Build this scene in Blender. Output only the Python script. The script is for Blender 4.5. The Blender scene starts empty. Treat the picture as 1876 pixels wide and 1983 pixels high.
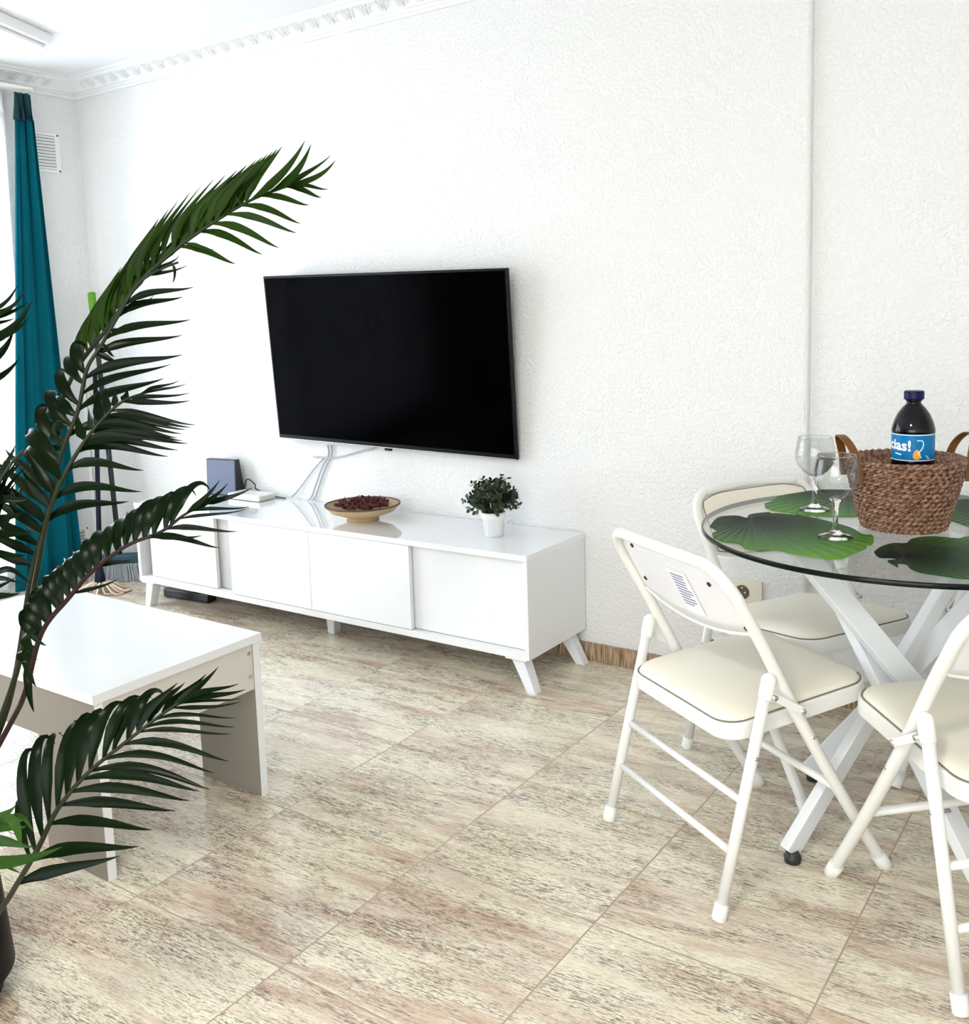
import bpy, bmesh, math, random
from mathutils import Vector, Matrix
random.seed(7)
scene = bpy.context.scene
COL = scene.collection
PI = math.pi
V = Vector

# ------------------------------------------------------------------ camera
CAMP = V((0.0, -3.05508, 1.26800))
CR = V((0.81752385, 0.57499483, -0.03218213))
CU = V((-0.04693595, 0.12222088, 0.99139249))
CF = V((-0.57397888, 0.80897651, -0.12690641))
FPX, CX, CY, W, H = 1920.466, 910.591, 845.840, 1876.0, 1983.0
cam = bpy.data.cameras.new('camera'); cam_ob = bpy.data.objects.new('camera', cam); COL.objects.link(cam_ob)
m = Matrix(((CR.x, CU.x, -CF.x, CAMP.x), (CR.y, CU.y, -CF.y, CAMP.y), (CR.z, CU.z, -CF.z, CAMP.z), (0, 0, 0, 1)))
cam_ob.matrix_world = m
cam.sensor_fit = 'HORIZONTAL'; cam.sensor_width = 36; cam.lens = FPX * 36 / W
cam.shift_x = (W / 2 - CX) / W; cam.shift_y = (CY - H / 2) / W
cam.clip_start = 0.05; cam.clip_end = 60
scene.camera = cam_ob

def ray(x, y): return CR * ((x - CX) / FPX) - CU * ((y - CY) / FPX) + CF
def onz(x, y, z): d = ray(x, y); return CAMP + d * ((z - CAMP.z) / d.z)
def ony(x, y, Y): d = ray(x, y); return CAMP + d * ((Y - CAMP.y) / d.y)
def onx(x, y, X): d = ray(x, y); return CAMP + d * ((X - CAMP.x) / d.x)
def atd(x, y, d): return CAMP + ray(x, y) * d

# ------------------------------------------------------------------ materials
def newmat(name):
    mt = bpy.data.materials.new(name); mt.use_nodes = True
    nt = mt.node_tree; b = nt.nodes['Principled BSDF']; return mt, nt, b
def mat(name, col, rough=0.5, metal=0.0, coat=0.0, spec=0.5, bump=None, var=None, sheen=0):
    mt, nt, b = newmat(name)
    b.inputs['Base Color'].default_value = (*col, 1); b.inputs['Roughness'].default_value = rough
    b.inputs['Metallic'].default_value = metal; b.inputs['Coat Weight'].default_value = coat
    b.inputs['Coat Roughness'].default_value = 0.03; b.inputs['Specular IOR Level'].default_value = spec
    tc = nt.nodes.new('ShaderNodeTexCoord')
    if var is not None:
        n = nt.nodes.new('ShaderNodeTexNoise'); n.inputs['Scale'].default_value = var[0]; n.inputs['Detail'].default_value = 3
        r = nt.nodes.new('ShaderNodeMix'); r.data_type = 'RGBA'
        r.inputs[6].default_value = (*col, 1); r.inputs[7].default_value = (*var[1], 1)
        nt.links.new(tc.outputs['Object'], n.inputs['Vector']); nt.links.new(n.outputs['Fac'], r.inputs[0])
        nt.links.new(r.outputs[2], b.inputs['Base Color'])
    if bump is not None:
        n = nt.nodes.new('ShaderNodeTexNoise'); n.inputs['Scale'].default_value = bump[0]; n.inputs['Detail'].default_value = 2
        bp = nt.nodes.new('ShaderNodeBump'); bp.inputs['Strength'].default_value = bump[1]; bp.inputs['Distance'].default_value = bump[2]
        nt.links.new(tc.outputs['Object'], n.inputs['Vector']); nt.links.new(n.outputs['Fac'], bp.inputs['Height'])
        nt.links.new(bp.outputs['Normal'], b.inputs['Normal'])
    return mt

def wall_mat():
    mt, nt, b = newmat('stucco_white')
    b.inputs['Base Color'].default_value = (0.82, 0.825, 0.82, 1); b.inputs['Roughness'].default_value = 0.75
    tc = nt.nodes.new('ShaderNodeTexCoord')
    n = nt.nodes.new('ShaderNodeTexNoise'); n.inputs['Scale'].default_value = 75; n.inputs['Detail'].default_value = 3; n.inputs['Roughness'].default_value = .55
    rp = nt.nodes.new('ShaderNodeValToRGB'); rp.color_ramp.elements[0].position = .42; rp.color_ramp.elements[1].position = .62
    bp = nt.nodes.new('ShaderNodeBump'); bp.inputs['Strength'].default_value = .55; bp.inputs['Distance'].default_value = .004
    nt.links.new(tc.outputs['Object'], n.inputs['Vector']); nt.links.new(n.outputs['Fac'], rp.inputs['Fac'])
    nt.links.new(rp.outputs['Color'], bp.inputs['Height']); nt.links.new(bp.outputs['Normal'], b.inputs['Normal'])
    return mt

TX, TY = 0.45, 0.4554
def floor_mat():
    mt, nt, b = newmat('travertine_tile')
    N = nt.nodes.new; L = nt.links.new
    tc = N('ShaderNodeTexCoord'); sep = N('ShaderNodeSeparateXYZ'); L(tc.outputs['Object'], sep.inputs[0])
    def mth(op, a, bb=None, c=None):
        n = N('ShaderNodeMath'); n.operation = op
        for i, v in enumerate((a, bb, c)):
            if v is None: continue
            if isinstance(v, (int, float)): n.inputs[i].default_value = v
            else: L(v, n.inputs[i])
        return n.outputs[0]
    u = mth('DIVIDE', mth('ADD', sep.outputs['X'], 2.27187), TX); v = mth('DIVIDE', mth('ADD', sep.outputs['Y'], 1.82173), TY)
    fu = mth('FRACT', u); fv = mth('FRACT', v); iu = mth('FLOOR', u); iv = mth('FLOOR', v)
    du = mth('MINIMUM', fu, mth('SUBTRACT', 1.0, fu)); dv = mth('MINIMUM', fv, mth('SUBTRACT', 1.0, fv))
    d = mth('MINIMUM', du, dv)
    grout = mth('LESS_THAN', d, 0.0042)
    # per tile offset
    cmb = N('ShaderNodeCombineXYZ'); L(iu, cmb.inputs[0]); L(iv, cmb.inputs[1])
    wn = N('ShaderNodeTexWhiteNoise'); L(cmb.outputs[0], wn.inputs['Vector'])
    off = N('ShaderNodeVectorMath'); off.operation = 'SCALE'; off.inputs['Scale'].default_value = 13.0; L(wn.outputs['Color'], off.inputs[0])
    add = N('ShaderNodeVectorMath'); add.operation = 'ADD'; L(tc.outputs['Object'], add.inputs[0]); L(off.outputs[0], add.inputs[1])
    # tiny skew so the veins are not perfectly parallel to the grid
    mp = N('ShaderNodeMapping'); mp.inputs['Rotation'].default_value = (0, 0, math.radians(-4)); L(add.outputs[0], mp.inputs['Vector'])
    def noise(sx, sy, det, dist=0.0, rough=.6):
        m2 = N('ShaderNodeMapping'); m2.inputs['Scale'].default_value = (sx, sy, 1); L(mp.outputs[0], m2.inputs['Vector'])
        n = N('ShaderNodeTexNoise'); n.inputs['Scale'].default_value = 1; n.inputs['Detail'].default_value = det
        n.inputs['Roughness'].default_value = rough; n.inputs['Distortion'].default_value = dist; L(m2.outputs[0], n.inputs['Vector']); return n.outputs['Fac']
    def ramp(f, p0, p1, c0=(0, 0, 0), c1=(1, 1, 1)):
        r = N('ShaderNodeValToRGB'); r.color_ramp.elements[0].position = p0; r.color_ramp.elements[1].position = p1
        r.color_ramp.elements[0].color = (*c0, 1); r.color_ramp.elements[1].color = (*c1, 1); L(f, r.inputs[0]); return r.outputs[0]
    def mix(f, a, bb):
        n = N('ShaderNodeMix'); n.data_type = 'RGBA'
        for i, vv in ((0, f), (6, a), (7, bb)):
            if isinstance(vv, tuple): n.inputs[i].default_value = (*vv, 1)
            elif isinstance(vv, (int, float)): n.inputs[i].default_value = vv
            else: L(vv, n.inputs[i])
        return n.outputs[2]
    big = noise(2.2, 9, 3, .6)
    base = ramp(big, .34, .56, (0.58, 0.42, 0.31), (0.86, 0.79, 0.61))
    pink = ramp(noise(3, 14, 3, .4), .50, .66)
    base = mix(mth('MULTIPLY', pink, .55), base, (0.74, 0.61, 0.53))
    light = ramp(noise(7, 60, 4, .5), .48, .66)
    base = mix(mth('MULTIPLY', light, .6), base, (0.92, 0.87, 0.74))
    band = ramp(noise(2.5, 12, 2, .8), .40, .62)
    f1 = ramp(noise(34, 290, 5, .4, .74), .505, .565)
    f2 = ramp(noise(100, 480, 3, .3, .6), .53, .585)
    fl = mth('MULTIPLY', mth('ADD', mth('MULTIPLY', f1, .85), mth('MULTIPLY', f2, .5)), mth('ADD', mth('MULTIPLY', band, .70), .30))
    colr = mix(mth('MINIMUM', fl, .82), base, (0.09, 0.07, 0.055))
    colr = mix(grout, colr, (0.42, 0.33, 0.24))
    L(colr, b.inputs['Base Color'])
    rough = mth('ADD', mth('MULTIPLY', grout, .5), .16)
    L(rough, b.inputs['Roughness'])
    bp = N('ShaderNodeBump'); bp.inputs['Strength'].default_value = .25; bp.inputs['Distance'].default_value = .0015
    L(mth('SUBTRACT', 1.0, grout), bp.inputs['Height']); L(bp.outputs[0], b.inputs['Normal'])
    return mt

def skirting_mat():
    mt, nt, b = newmat('skirting_travertine')
    N = nt.nodes.new; L = nt.links.new
    tc = N('ShaderNodeTexCoord'); mp = N('ShaderNodeMapping'); mp.inputs['Scale'].default_value = (180, 180, 14)
    n = N('ShaderNodeTexNoise'); n.inputs['Scale'].default_value = 1; n.inputs['Detail'].default_value = 5
    r = N('ShaderNodeValToRGB'); e = r.color_ramp.elements; e[0].position = .35; e[0].color = (.10, .05, .03, 1); e[1].position = .62; e[1].color = (.55, .40, .25, 1)
    L(tc.outputs['Object'], mp.inputs[0]); L(mp.outputs[0], n.inputs['Vector']); L(n.outputs['Fac'], r.inputs[0]); L(r.outputs[0], b.inputs['Base Color'])
    b.inputs['Roughness'].default_value = .35
    return mt

def thin_glass(name, tint=(1, 1, 1), rough=0.0, refl=.03):
    mt, nt, b = newmat(name); nt.nodes.remove(b)
    N = nt.nodes.new; L = nt.links.new
    tr = N('ShaderNodeBsdfTransparent'); tr.inputs[0].default_value = (*tint, 1)
    gl = N('ShaderNodeBsdfGlossy'); gl.inputs['Roughness'].default_value = rough
    lw = N('ShaderNodeLayerWeight'); lw.inputs['Blend'].default_value = .5
    pw = N('ShaderNodeMath'); pw.operation = 'POWER'; pw.inputs[1].default_value = 4.0; L(lw.outputs['Facing'], pw.inputs[0])
    fr = N('ShaderNodeMath'); fr.operation = 'MULTIPLY_ADD'; fr.inputs[1].default_value = .75; fr.inputs[2].default_value = refl; L(pw.outputs[0], fr.inputs[0])
    mx = N('ShaderNodeMixShader'); L(fr.outputs[0], mx.inputs[0]); L(tr.outputs[0], mx.inputs[1]); L(gl.outputs[0], mx.inputs[2])
    L(mx.outputs[0], nt.nodes['Material Output'].inputs['Surface']); return mt

def solid_glass(name, col=(1, 1, 1), ior=1.5):
    mt, nt, b = newmat(name)
    b.inputs['Base Color'].default_value = (*col, 1); b.inputs['Transmission Weight'].default_value = 1
    b.inputs['Roughness'].default_value = 0.0; b.inputs['IOR'].default_value = ior; return mt

def sheer_mat():
    mt, nt, b = newmat('sheer_fabric'); nt.nodes.remove(b)
    N = nt.nodes.new; L = nt.links.new
    tl = N('ShaderNodeBsdfTranslucent'); tl.inputs[0].default_value = (.95, .96, 1, 1)
    df = N('ShaderNodeBsdfDiffuse'); df.inputs[0].default_value = (.9, .91, .95, 1)
    tr = N('ShaderNodeBsdfTransparent')
    m1 = N('ShaderNodeMixShader'); m1.inputs[0].default_value = .45; L(tl.outputs[0], m1.inputs[1]); L(df.outputs[0], m1.inputs[2])
    m2 = N('ShaderNodeMixShader'); m2.inputs[0].default_value = .45; L(m1.outputs[0], m2.inputs[1]); L(tr.outputs[0], m2.inputs[2])
    L(m2.outputs[0], nt.nodes['Material Output'].inputs['Surface']); return mt

def emit_mat(name, col, s):
    mt, nt, b = newmat(name)
    b.inputs['Base Color'].default_value = (.9, .9, .9, 1)
    b.inputs['Emission Color'].default_value = (*col, 1); b.inputs['Emission Strength'].default_value = s; return mt

def mat_leafmat():
    # leaf shape: dark green at the notch of the stem (object origin), brightening to the tip
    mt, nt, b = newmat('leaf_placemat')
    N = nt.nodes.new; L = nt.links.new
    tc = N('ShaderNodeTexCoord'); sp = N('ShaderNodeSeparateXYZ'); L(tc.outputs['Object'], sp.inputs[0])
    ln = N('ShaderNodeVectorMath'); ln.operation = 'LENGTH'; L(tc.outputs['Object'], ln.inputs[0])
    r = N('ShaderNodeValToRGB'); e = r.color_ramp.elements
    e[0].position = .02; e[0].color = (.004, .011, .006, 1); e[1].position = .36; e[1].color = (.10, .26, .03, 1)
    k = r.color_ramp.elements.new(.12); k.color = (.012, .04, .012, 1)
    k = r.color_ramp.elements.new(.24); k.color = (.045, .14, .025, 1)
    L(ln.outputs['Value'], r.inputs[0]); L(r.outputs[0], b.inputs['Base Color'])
    at = N('ShaderNodeMath'); at.operation = 'ARCTAN2'; L(sp.outputs['Y'], at.inputs[0]); L(sp.outputs['X'], at.inputs[1])
    ml = N('ShaderNodeMath'); ml.operation = 'MULTIPLY'; ml.inputs[1].default_value = 34; L(at.outputs[0], ml.inputs[0])
    sn = N('ShaderNodeMath'); sn.operation = 'SINE'; L(ml.outputs[0], sn.inputs[0])
    ab = N('ShaderNodeMath'); ab.operation = 'ABSOLUTE'; L(sn.outputs[0], ab.inputs[0])
    bp = N('ShaderNodeBump'); bp.inputs['Strength'].default_value = .8; bp.inputs['Distance'].default_value = .003
    L(ab.outputs[0], bp.inputs['Height']); L(bp.outputs[0], b.inputs['Normal'])
    b.inputs['Roughness'].default_value = .45; b.inputs['Specular IOR Level'].default_value = .10
    return mt

M = dict(
    wall=wall_mat(), floor=floor_mat(), skirt=skirting_mat(),
    ceiling=mat('ceiling_paint', (.84, .85, .87), .8), plaster=mat('plaster_moulding', (.84, .85, .86), .7),
    lacquer=mat('white_gloss_lacquer', (.88, .90, .93), .06, coat=1), edge=mat('white_edge', (.84, .85, .86), .4),
    recess=mat('handle_groove_grey', (.60, .60, .58), .5),
    legwhite=mat('white_leg', (.80, .82, .86), .35), melamine=mat('white_melamine', (.88, .90, .92), .16),
    melamine_side=mat('melamine_board', (.70, .67, .62), .4),
    board_shaded=mat('melamine_shaded', (.27, .245, .21), .4), frame=mat('chair_enamel', (.84, .84, .81), .28), steelback=mat('chair_back_steel', (.82, .82, .85), .32),  # coffee table boards: shade of their faces put into the colour
    vinyl=mat('cream_vinyl', (.86, .82, .70), .38, bump=(300, .05, .001)), piping=mat('vinyl_piping', (.20, .18, .14), .5),
    cap=mat('white_plastic_cap', (.88, .88, .84), .4), screw=mat('dark_screw', (.03, .03, .03), .4, metal=.6),
    rivet=mat('steel_rivet', (.6, .6, .6), .3, metal=.9),
    paper=mat('sticker_paper', (.88, .87, .92), .6), ink=mat('sticker_ink', (.22, .20, .36), .6),
    glass=thin_glass('table_glass', (.985, .993, .989), 0, .012), glassedge=mat('glass_edge', (.002, .006, .005), .15, spec=.2),
    wine=thin_glass('wine_glass_bowl', (.965, .975, .972), 0, .035), winesolid=solid_glass('wine_glass_stem'),
    tableleg=mat('table_leg_white', (.82, .85, .88), .25), rubber=mat('black_rubber', (.02, .02, .02), .5),
    black=mat('tv_bezel', (.002, .002, .003), .3, spec=.15), screen=mat('tv_screen', (.0003, .0003, .0006), .08, spec=.012),
    silver=mat('tv_trim', (.55, .55, .56), .3, metal=.7),
    teal=mat('teal_curtain_fabric', (.000, .085, .125), .85, spec=.1, bump=(900, .3, .001), var=(5, (.0, .12, .165))),
    tealhem=mat('teal_curtain_header', (.001, .038, .050), .8),
    sheer=sheer_mat(), vent=mat('vent_plastic', (.88, .88, .88), .4), ventdark=mat('vent_gap', (.22, .23, .24), .7),
    leaf=mat('palm_leaf_shaded', (.0010, .0036, .0012), .28, spec=.08, var=(7, (.003, .013, .0015))),  # backlit fronds: their shade is put into this near-black green
    leaflit=mat('palm_leaf_lit', (.0030, .0135, .0006), .40, spec=.08, var=(7, (.020, .052, .0015))), leaflight=mat('palm_leaf_pale', (.010, .045, .002), .38, spec=.15, var=(9, (.03, .09, .008))),  # same foliage, lit look put into the green; second copy paler
    stem=mat('palm_stem', (.018, .028, .006), .5, spec=.3, var=(20, (.004, .009, .003))), redstem=mat('palm_stem_reddish', (.018, .004, .004), .5, spec=.3),
    pot=mat('black_pot', (.002, .002, .0025), .4, spec=.08), soil=mat('pot_soil', (.03, .02, .012), .9, bump=(60, .8, .01)),
    ceramic=mat('white_ceramic', (.88, .89, .90), .2), smallleaf=mat('shrub_leaf', (.006, .016, .006), .4, spec=.3, var=(40, (.05, .08, .035))),
    twig=mat('twig', (.05, .05, .02), .7),
    bowl=mat('turned_wood', (.50, .33, .17), .5, var=(30, (.62, .45, .26))), bowlrim=mat('wood_rim_dark', (.10, .05, .03), .5),
    potp=mat('dried_petals', (.035, .006, .006), .6, spec=.3, var=(60, (.16, .05, .04))),
    router=mat('router_slate', (.10, .125, .20), .35), routerside=mat('router_black', (.004, .004, .010), .3),
    mark=mat('router_mark', (.75, .8, .9), .4), whiteplastic=mat('white_plastic', (.85, .85, .80), .35),
    cable=mat('white_cable', (.45, .46, .50), .45), blackcable=mat('black_cable', (.015, .015, .02), .5),
    socket=mat('socket_ivory', (.80, .74, .60), .4), socketdark=mat('socket_inner', (.10, .08, .06), .5),
    broomgreen=mat('green_grip', (.10, .32, .01), .45), broomblack=mat('handle_black', (.010, .012, .014), .4),
    navy=mat('handle_navy', (.004, .005, .022), .4, spec=.2), broomteal=mat('broom_head_teal', (.01, .06, .09), .5), bristle=mat('bristle_grey', (.42, .46, .50), .7),
    mop=mat('mop_cotton', (.75, .58, .47), .9), leather=mat('tan_leather', (.15, .055, .008), .42), leatherdark=mat('leather_inner', (.05, .018, .01), .6),
    cola=mat('bottle_dark', (.001, .0015, .004), .05, coat=.1, spec=.3), bluecap=mat('navy_cap', (.006, .004, .055), .4, spec=.2),
    label=mat('label_blue', (.0, .18, .44), .4, spec=.2), labelwhite=mat('label_white', (.9, .92, .95), .4), orange=mat('label_orange', (.9, .42, .04), .4),
    placemat=mat_leafmat(), fixture=mat('lamp_body', (.86, .86, .87), .5),
)

def basket_mat():
    mt, nt, b = newmat('woven_seagrass')
    N = nt.nodes.new; L = nt.links.new
    tc = N('ShaderNodeTexCoord'); n = N('ShaderNodeTexNoise'); n.inputs['Scale'].default_value = 130; n.inputs['Detail'].default_value = 4
    r = N('ShaderNodeValToRGB'); e = r.color_ramp.elements; e[0].position = .35; e[0].color = (.06, .018, .010, 1); e[1].position = .68; e[1].color = (.40, .22, .13, 1)
    L(tc.outputs['Object'], n.inputs['Vector']); L(n.outputs['Fac'], r.inputs[0]); L(r.outputs[0], b.inputs['Base Color']); b.inputs['Roughness'].default_value = .5
    return mt
M['basket'] = basket_mat()

# ------------------------------------------------------------------ mesh builder
class MB:
    def __init__(s): s.v = []; s.f = []
    def add(s, vs, fs):
        o = len(s.v); s.v += [V(p) for p in vs]; s.f += [tuple(i + o for i in f) for f in fs]; return s
    def box(s, c, d, rot=None):
        c = V(c); h = V(d) / 2; R = rot or Matrix.Identity(3)
        vs = [c + R @ V((sx * h.x, sy * h.y, sz * h.z)) for sx in (-1, 1) for sy in (-1, 1) for sz in (-1, 1)]
        return s.add(vs, [(0, 1, 3, 2), (4, 6, 7, 5), (0, 4, 5, 1), (2, 3, 7, 6), (0, 2, 6, 4), (1, 5, 7, 3)])
    def bb(s, a, b): a = V(a); b = V(b); return s.box((a + b) / 2, (abs(b.x - a.x), abs(b.y - a.y), abs(b.z - a.z)))
    def bar(s, p, q, w, h, up=(0, 0, 1)):
        p = V(p); q = V(q); z = (q - p).normalized(); x = V(up).cross(z)
        if x.length < 1e-4: x = V((1, 0, 0)).cross(z)
        x.normalize(); y = z.cross(x)
        R = Matrix((x, y, z)).transposed()
        return s.box((p + q) / 2, (w, h, (q - p).length), R)
    def tube(s, path, r, n=10, closed=False, flat=1.0, caps=True):
        P = [V(p) for p in path]; k = len(P); rr = r if isinstance(r, (list, tuple)) else [r] * k
        T = []
        for i in range(k):
            a = P[(i - 1) % k] if (closed or i) else P[i]; b = P[(i + 1) % k] if (closed or i < k - 1) else P[i]
            T.append((b - a).normalized())
        up = V((0, 0, 1)) if abs(T[0].z) < .9 else V((1, 0, 0))
        x = up.cross(T[0]).normalized(); vs = []
        for i in range(k):
            x = (x - T[i] * x.dot(T[i])); x.normalize(); y = T[i].cross(x)
            for j in range(n):
                a = 2 * PI * j / n; vs.append(P[i] + x * math.cos(a) * rr[i] + y * math.sin(a) * rr[i] * flat)
        fs = []
        for i in range(k if closed else k - 1):
            for j in range(n):
                a = i * n + j; b = i * n + (j + 1) % n; c = ((i + 1) % k) * n + (j + 1) % n; d = ((i + 1) % k) * n + j; fs.append((a, b, c, d))
        if not closed and caps: fs += [tuple(range(n - 1, -1, -1)), tuple((k - 1) * n + j for j in range(n))]
        return s.add(vs, fs)
    def lathe(s, prof, n=48, c=(0, 0, 0)):
        c = V(c); vs = []; fs = []; k = len(prof)
        for (r, z) in prof:
            for j in range(n): a = 2 * PI * j / n; vs.append(c + V((max(r, 1e-5) * math.cos(a), max(r, 1e-5) * math.sin(a), z)))
        for i in range(k - 1):
            for j in range(n): fs.append((i * n + j, i * n + (j + 1) % n, (i + 1) * n + (j + 1) % n, (i + 1) * n + j))
        return s.add(vs, fs)
    def prism(s, out, z0, z1, xf=None):
        k = len(out); f = xf or (lambda x, y, z: V((x, y, z)))
        vs = [f(x, y, z0) for x, y in out] + [f(x, y, z1) for x, y in out]
        fs = [tuple(range(k - 1, -1, -1)), tuple(range(k, 2 * k))] + [(i, (i + 1) % k, k + (i + 1) % k, k + i) for i in range(k)]
        return s.add(vs, fs)
    def grid(s, rows):
        k = len(rows[0]); vs = [p for r in rows for p in r]
        return s.add(vs, [(i * k + j, i * k + j + 1, (i + 1) * k + j + 1, (i + 1) * k + j) for i in range(len(rows) - 1) for j in range(k - 1)])
    def build(s, name, material, parent=None, smooth=False, bevel=0, solid=0, sub=0, loc=None, seg=2):
        me = bpy.data.meshes.new(name); loc = V(loc) if loc is not None else V((0, 0, 0))
        me.from_pydata([p - loc for p in s.v], [], s.f); me.validate()
        bm = bmesh.new(); bm.from_mesh(me); bmesh.ops.recalc_face_normals(bm, faces=bm.faces); bm.to_mesh(me); bm.free()
        if smooth:
            for p in me.polygons: p.use_smooth = True
        me.materials.append(material); o = bpy.data.objects.new(name, me); COL.objects.link(o); o.location = loc
        if parent: o.parent = parent
        if bevel:
            md = o.modifiers.new('bevel', 'BEVEL'); md.width = bevel; md.segments = seg; md.limit_method = 'ANGLE'; md.angle_limit = math.radians(35)
        if solid: md = o.modifiers.new('solidify', 'SOLIDIFY'); md.thickness = solid; md.offset = 0
        if sub: md = o.modifiers.new('subdivision', 'SUBSURF'); md.levels = sub; md.render_levels = sub
        if smooth == 'auto':
            md = o.modifiers.new('wn', 'WEIGHTED_NORMAL'); md.keep_sharp = True
            for e in me.edges: pass
        return o

def tag(o, label=None, cat=None, group=None, kind=None):
    if label: o['label'] = label
    if cat: o['category'] = cat
    if group: o['group'] = group
    if kind: o['kind'] = kind
    return o
def empty(name, loc, rz=0, **k):
    o = bpy.data.objects.new(name, None); COL.objects.link(o); o.location = loc; o.rotation_euler = (0, 0, rz); o.empty_display_size = .05
    return tag(o, **k)
def struct(o): o['kind'] = 'structure'; return o
def kids(o): return [c for c in bpy.data.objects if c.parent == o]
def copy_tree(o, parent=None):
    c = o.copy(); COL.objects.link(c)
    if parent: c.parent = parent
    for ch in kids(o): copy_tree(ch, c)
    return c
def rrect(hx, hy, r, n=6):
    out = []
    for cx, cy, a0 in ((hx - r, hy - r, 0), (-hx + r, hy - r, 90), (-hx + r, -hy + r, 180), (hx - r, -hy + r, 270)):
        for i in range(n + 1): a = math.radians(a0 + 90 * i / n); out.append((cx + r * math.cos(a), cy + r * math.sin(a)))
    return out
def smooth_path(pts, n=6):
    pts = [V(p) for p in pts]; out = []
    for i in range(len(pts) - 1):
        p0 = pts[max(i - 1, 0)]; p1 = pts[i]; p2 = pts[i + 1]; p3 = pts[min(i + 2, len(pts) - 1)]
        for k in range(n):
            t = k / n; out.append(.5 * ((2 * p1) + (p2 - p0) * t + (2 * p0 - 5 * p1 + 4 * p2 - p3) * t * t + (3 * p1 - p0 - 3 * p2 + p3) * t ** 3))
    out.append(pts[-1]); return out

# ------------------------------------------------------------------ room shell
XL, XR, YB, ZC = -4.491, 2.1, -6.2, 2.443     # left wall, right wall, wall behind the camera, ceiling
XJ, YJ = -0.9, 0.022                            # jog of the back wall
struct(MB().bb((XL - .2, YB - .2, -.1), (XR + .2, YJ + .2, 0)).build('floor', M['floor']))
struct(MB().bb((XL - .2, YB - .2, ZC), (XR + .2, YJ + .2, ZC + .1)).build('ceiling', M['ceiling']))
struct(MB().prism([(XL - .2, 0), (XJ - .012, 0), (XJ - .004, .003), (XJ, .012), (XJ, YJ), (XR + .2, YJ), (XR + .2, YJ + .2), (XL - .2, YJ + .2)], 0, ZC).build('wall_back', M['wall']))
# window / balcony opening in the left wall
WY0, WY1, WZ0, WZ1 = -3.05, -0.405, 0.12, 2.22
wl = MB(); wl.bb((XL - .2, WY1, 0), (XL, 0, ZC)); wl.bb((XL - .2, YB, 0), (XL, WY0, ZC)); wl.bb((XL - .2, WY0, 0), (XL, WY1, WZ0)); wl.bb((XL - .2, WY0, WZ1), (XL, WY1, ZC))
struct(wl.build('wall_left', M['wall']))
struct(MB().bb((XR, YB, 0), (XR + .2, YJ, ZC)).build('wall_right', M['wall']))
RX0, RX1, RZ1 = -1.7, 1.9, 2.2                  # unseen glazed doors added behind the camera, placed for fill light
wr = MB(); wr.bb((XL, YB - .2, 0), (RX0, YB, ZC)); wr.bb((RX1, YB - .2, 0), (XR, YB, ZC)); wr.bb((RX0, YB - .2, RZ1), (RX1, YB, ZC))
struct(wr.build('wall_rear', M['wall']))
def frame_rect(mb, ax, pos, a0, a1, z0, z1, w, t, mull=()):
    def bx(u0, u1, v0, v1):
        if ax == 'x': mb.bb((pos - t / 2, u0, v0), (pos + t / 2, u1, v1))
        else: mb.bb((u0, pos - t / 2, v0), (u1, pos + t / 2, v1))
    bx(a0, a0 + w, z0, z1); bx(a1 - w, a1, z0, z1); bx(a0 + w, a1 - w, z0, z0 + w); bx(a0 + w, a1 - w, z1 - w, z1)
    for u in mull: bx(u - w / 2, u + w / 2, z0 + w, z1 - w)
w1 = empty('window_1', (XL - .12, (WY0 + WY1) / 2, WZ0)); struct(w1)
fb = MB(); frame_rect(fb, 'x', XL - .12, WY0, WY1, WZ0, WZ1, .055, .05, mull=((WY0 + WY1) / 2,))
o = fb.build('window_frame', M['whiteplastic'], loc=w1.location); o.parent = w1; o.location = (0, 0, 0)
o = MB().bb((XL - .123, WY0 + .05, WZ0 + .05), (XL - .117, WY1 - .05, WZ1 - .05)).build('window_pane', M['glass'], loc=w1.location); o.parent = w1; o.location = (0, 0, 0)
d1 = empty('fill_door', ((RX0 + RX1) / 2, YB - .1, 0)); struct(d1)
fb = MB(); frame_rect(fb, 'y', YB - .1, RX0, RX1, 0, RZ1, .07, .05, mull=(RX0 + .9, RX0 + 1.8, RX0 + 2.7))
o = fb.build('fill_door_frame', M['whiteplastic'], loc=d1.location); o.parent = d1; o.location = (0, 0, 0)
o = MB().bb((RX0 + .05, YB - .103, .05), (RX1 - .05, YB - .097, RZ1 - .05)).build('fill_door_pane', M['glass'], loc=d1.location); o.parent = d1; o.location = (0, 0, 0)

# skirting
struct(MB().bb((XL + .011, -.011, 0), (XJ + .011, 0, .066)).build('baseboard_back', M['skirt'], bevel=.002))
struct(MB().bb((XJ + .011, YJ - .011, 0), (XR, YJ, .066)).build('baseboard_right', M['skirt'], bevel=.002))
struct(MB().bb((XL, WY1, 0), (XL + .011, 0, .066)).build('baseboard_left', M['skirt'], bevel=.002))

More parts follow.
